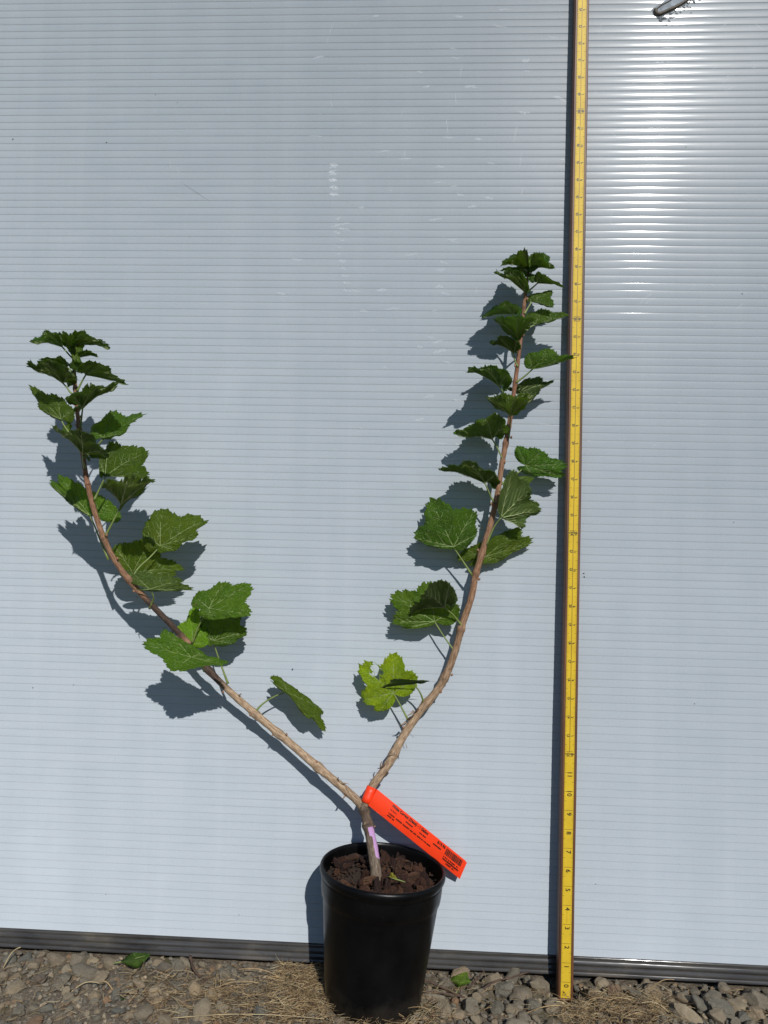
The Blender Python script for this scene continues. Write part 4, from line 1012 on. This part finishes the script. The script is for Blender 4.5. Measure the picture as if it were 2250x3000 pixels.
straw(380, 640, .05, .16, 360, 0.012); straw(1640, 1960, .05, .13, 950, 0.018); straw(1180, 1660, .03, .13, 170, 0.012); straw(0, 420, .02, .2, 130, 0.010, (0.008, 0.022)); straw(1960, 2250, .02, .1, 40, 0.012); straw(940, 1260, .145, .2, 330, 0.016); straw(1190, 1290, .06, .17, 120, 0.016)
for (x0, y0, x1, y1, d, w) in ((620, 2900, 760, 2880, .09, .0006), (700, 2840, 830, 2868, .06, .0006), (780, 2873, 830, 2875, .06, .0006), (210, 2905, 290, 2880, .10, .0008), (290, 2880, 330, 2900, .10, .0008), (10, 2835, 60, 2775, .05, .0008), (480, 2985, 950, 2985, .16, .0005), (1500, 2995, 1640, 2945, .11, .0007), (1630, 2935, 1680, 2975, .09, .0007), (1760, 2945, 1850, 2930, .08, .0005), (1700, 2945, 1790, 2930, .085, .0005), (1880, 2938, 1960, 2965, .085, .0006), (1900, 2905, 1975, 2870, .06, .0005)):
    pts = [Vector(at(x0 + (x1 - x0) * t, y0 + (y1 - y0) * t - 14 * math.sin(math.pi * t), d)) for t in np.linspace(0, 1, 7)]
    mb.tube(pts, w, 4, rnd.choice((0, 2)), False)
STRAW2 = m_simple('brown straw', (0.15, 0.09, 0.045), 0.75, 0.4, 60); STRAW3 = m_simple('pale straw', (0.47, 0.37, 0.21), 0.65, 0.3, 60)
dry = mb.build('dry_grass', [STRAW, STRAW2, STRAW3]); tag(dry, 'dry straw and dead grass scattered over the gravel', 'dry grass', kind='stuff')

def twig(pts, w, label):
    P_, _ = catmull([at(*p) for p in pts], 6); mb = MB(); K = len(P_); o0 = Vector(P_[0])
    mb.tube([Vector(p) - o0 + Vector((0.0009 * mnoise.noise(Vector(p) * 150), 0, 0.0012 * mnoise.noise(Vector(p) * 140 + Vector((5, 0, 0))))) for p in P_], [w * (1 - 0.4 * i / K) * (1 + 0.2 * math.sin(i * 1.7)) for i in range(K)], 6)
    o = mb.build('twig', TWIG); o.location = o0; tag(o, label, 'twig', 'dead twigs on the gravel')
twig([(1238, 2868, .055), (1275, 2883, .06), (1320, 2905, .065), (1380, 2925, .07)], .0016, 'dark brown dead twig running out from under the black pot')
twig([(1236, 2905, .08), (1290, 2908, .082), (1350, 2918, .082), (1400, 2940, .085)], .0014, 'second dark dead twig lying lower beside the black pot')
twig([(1405, 2905, .055), (1440, 2880, .05), (1490, 2865, .045), (1550, 2848, .03)], .0017, 'dark brown dead twig slanting across stones towards the measuring stick')
twig([(1370, 2900, .055), (1395, 2870, .045), (1418, 2845, .03)], .0012, 'short dark dead twig beside the fallen green leaf')
twig([(556, 2802, .022), (570, 2845, .045), (600, 2872, .06)], .0022, 'thick reddish brown dead stalk lying left of the pot shadow')

def fallen(J, T, l, r, d, k, color, name, label, cat='leaf'):
    o0 = Vector(at(*J, d)); mb = MB(); out_ = [J, l, ((l[0] + T[0]) / 2, (l[1] + T[1]) / 2 - 3), T, ((r[0] + T[0]) / 2, (r[1] + T[1]) / 2 + 3), r]
    pts, _ = catmull([(p[0], p[1], d + k * (J[1] - p[1]) / 2100) for p in out_ + [J]], 6); pts = pts[:-1]
    cx = sum(p[0] for p in pts) / len(pts); cy = sum(p[1] for p in pts) / len(pts)
    ring = [Vector(at(cx + (p[0] - cx) * (1 + 0.05 * math.sin(i * 2.3)), cy + (p[1] - cy) * (1 + 0.05 * math.sin(i * 2.3)), p[2])) - o0 for i, p in enumerate(pts)]
    mid = [Vector(at(cx + (p[0] - cx) * .5, cy + (p[1] - cy) * .5, p[2] + 0.0012)) - o0 for p in pts]
    ctr = Vector(at(cx, cy, d + k * (J[1] - cy) / 2100 + 0.0008)) - o0; n = len(ring)
    vs = ring + mid + [ctr]; fs = [(i, (i + 1) % n, n + (i + 1) % n, n + i) for i in range(n)] + [(n + i, n + (i + 1) % n, 2 * n) for i in range(n)]
    mb.add(vs, fs); o = mb.build(name, [LEAF_T, LEAF_U]); o.location = o0; o.color = color
    s_ = o.modifiers.new('solid', 'SOLIDIFY'); s_.thickness = 0.0004
    pm = MB(); Jv = Vector((0, 0, 0)); Tv = Vector(at(*T, d + k * (J[1] - T[1]) / 2100 + 0.001)) - o0
    st = (Jv - Tv).normalized() * 0.009
    pm.tube([Jv + st, Jv, Jv + (Tv - Jv) * 0.4 + Vector((0, -0.001, 0)), Jv + (Tv - Jv) * 0.85 + Vector((0, -0.0008, 0))], [0.0008, 0.0008, 0.0005, 0.0002], 5)
    pv = pm.build('midrib', VEIN, o)
    tag(o, label, cat); return o
fallen((352, 2818), (440, 2796), (385, 2793), (400, 2836), .040, -1.0, (0.075, 0.17, 0.03, 1), 'fallen_leaf', 'oval green leaf fallen on the gravel against the wall channel')
fallen((1345, 2892), (1368, 2848), (1320, 2868), (1378, 2878), .045, -0.9, (0.14, 0.22, 0.03, 1), 'fallen_leaf', 'yellow green leaf lying on the stones right of the pot')
fallen((365, 2930), (335, 2915), (350, 2932), (358, 2908), .115, -1.0, (0.05, 0.11, 0.035, 1), 'fallen_leaf', 'small dark green leaf lying among the dusty gravel')
w = Vector(at(1150, 2567, .115))
fallen((1168, 2578), (1138, 2568), (1160, 2580), (1148, 2556), .118, 0.5, (0.33, 0.37, 0.07, 1), 'fallen_leaf', 'tiny pale yellow leaf lying on the bark mulch')
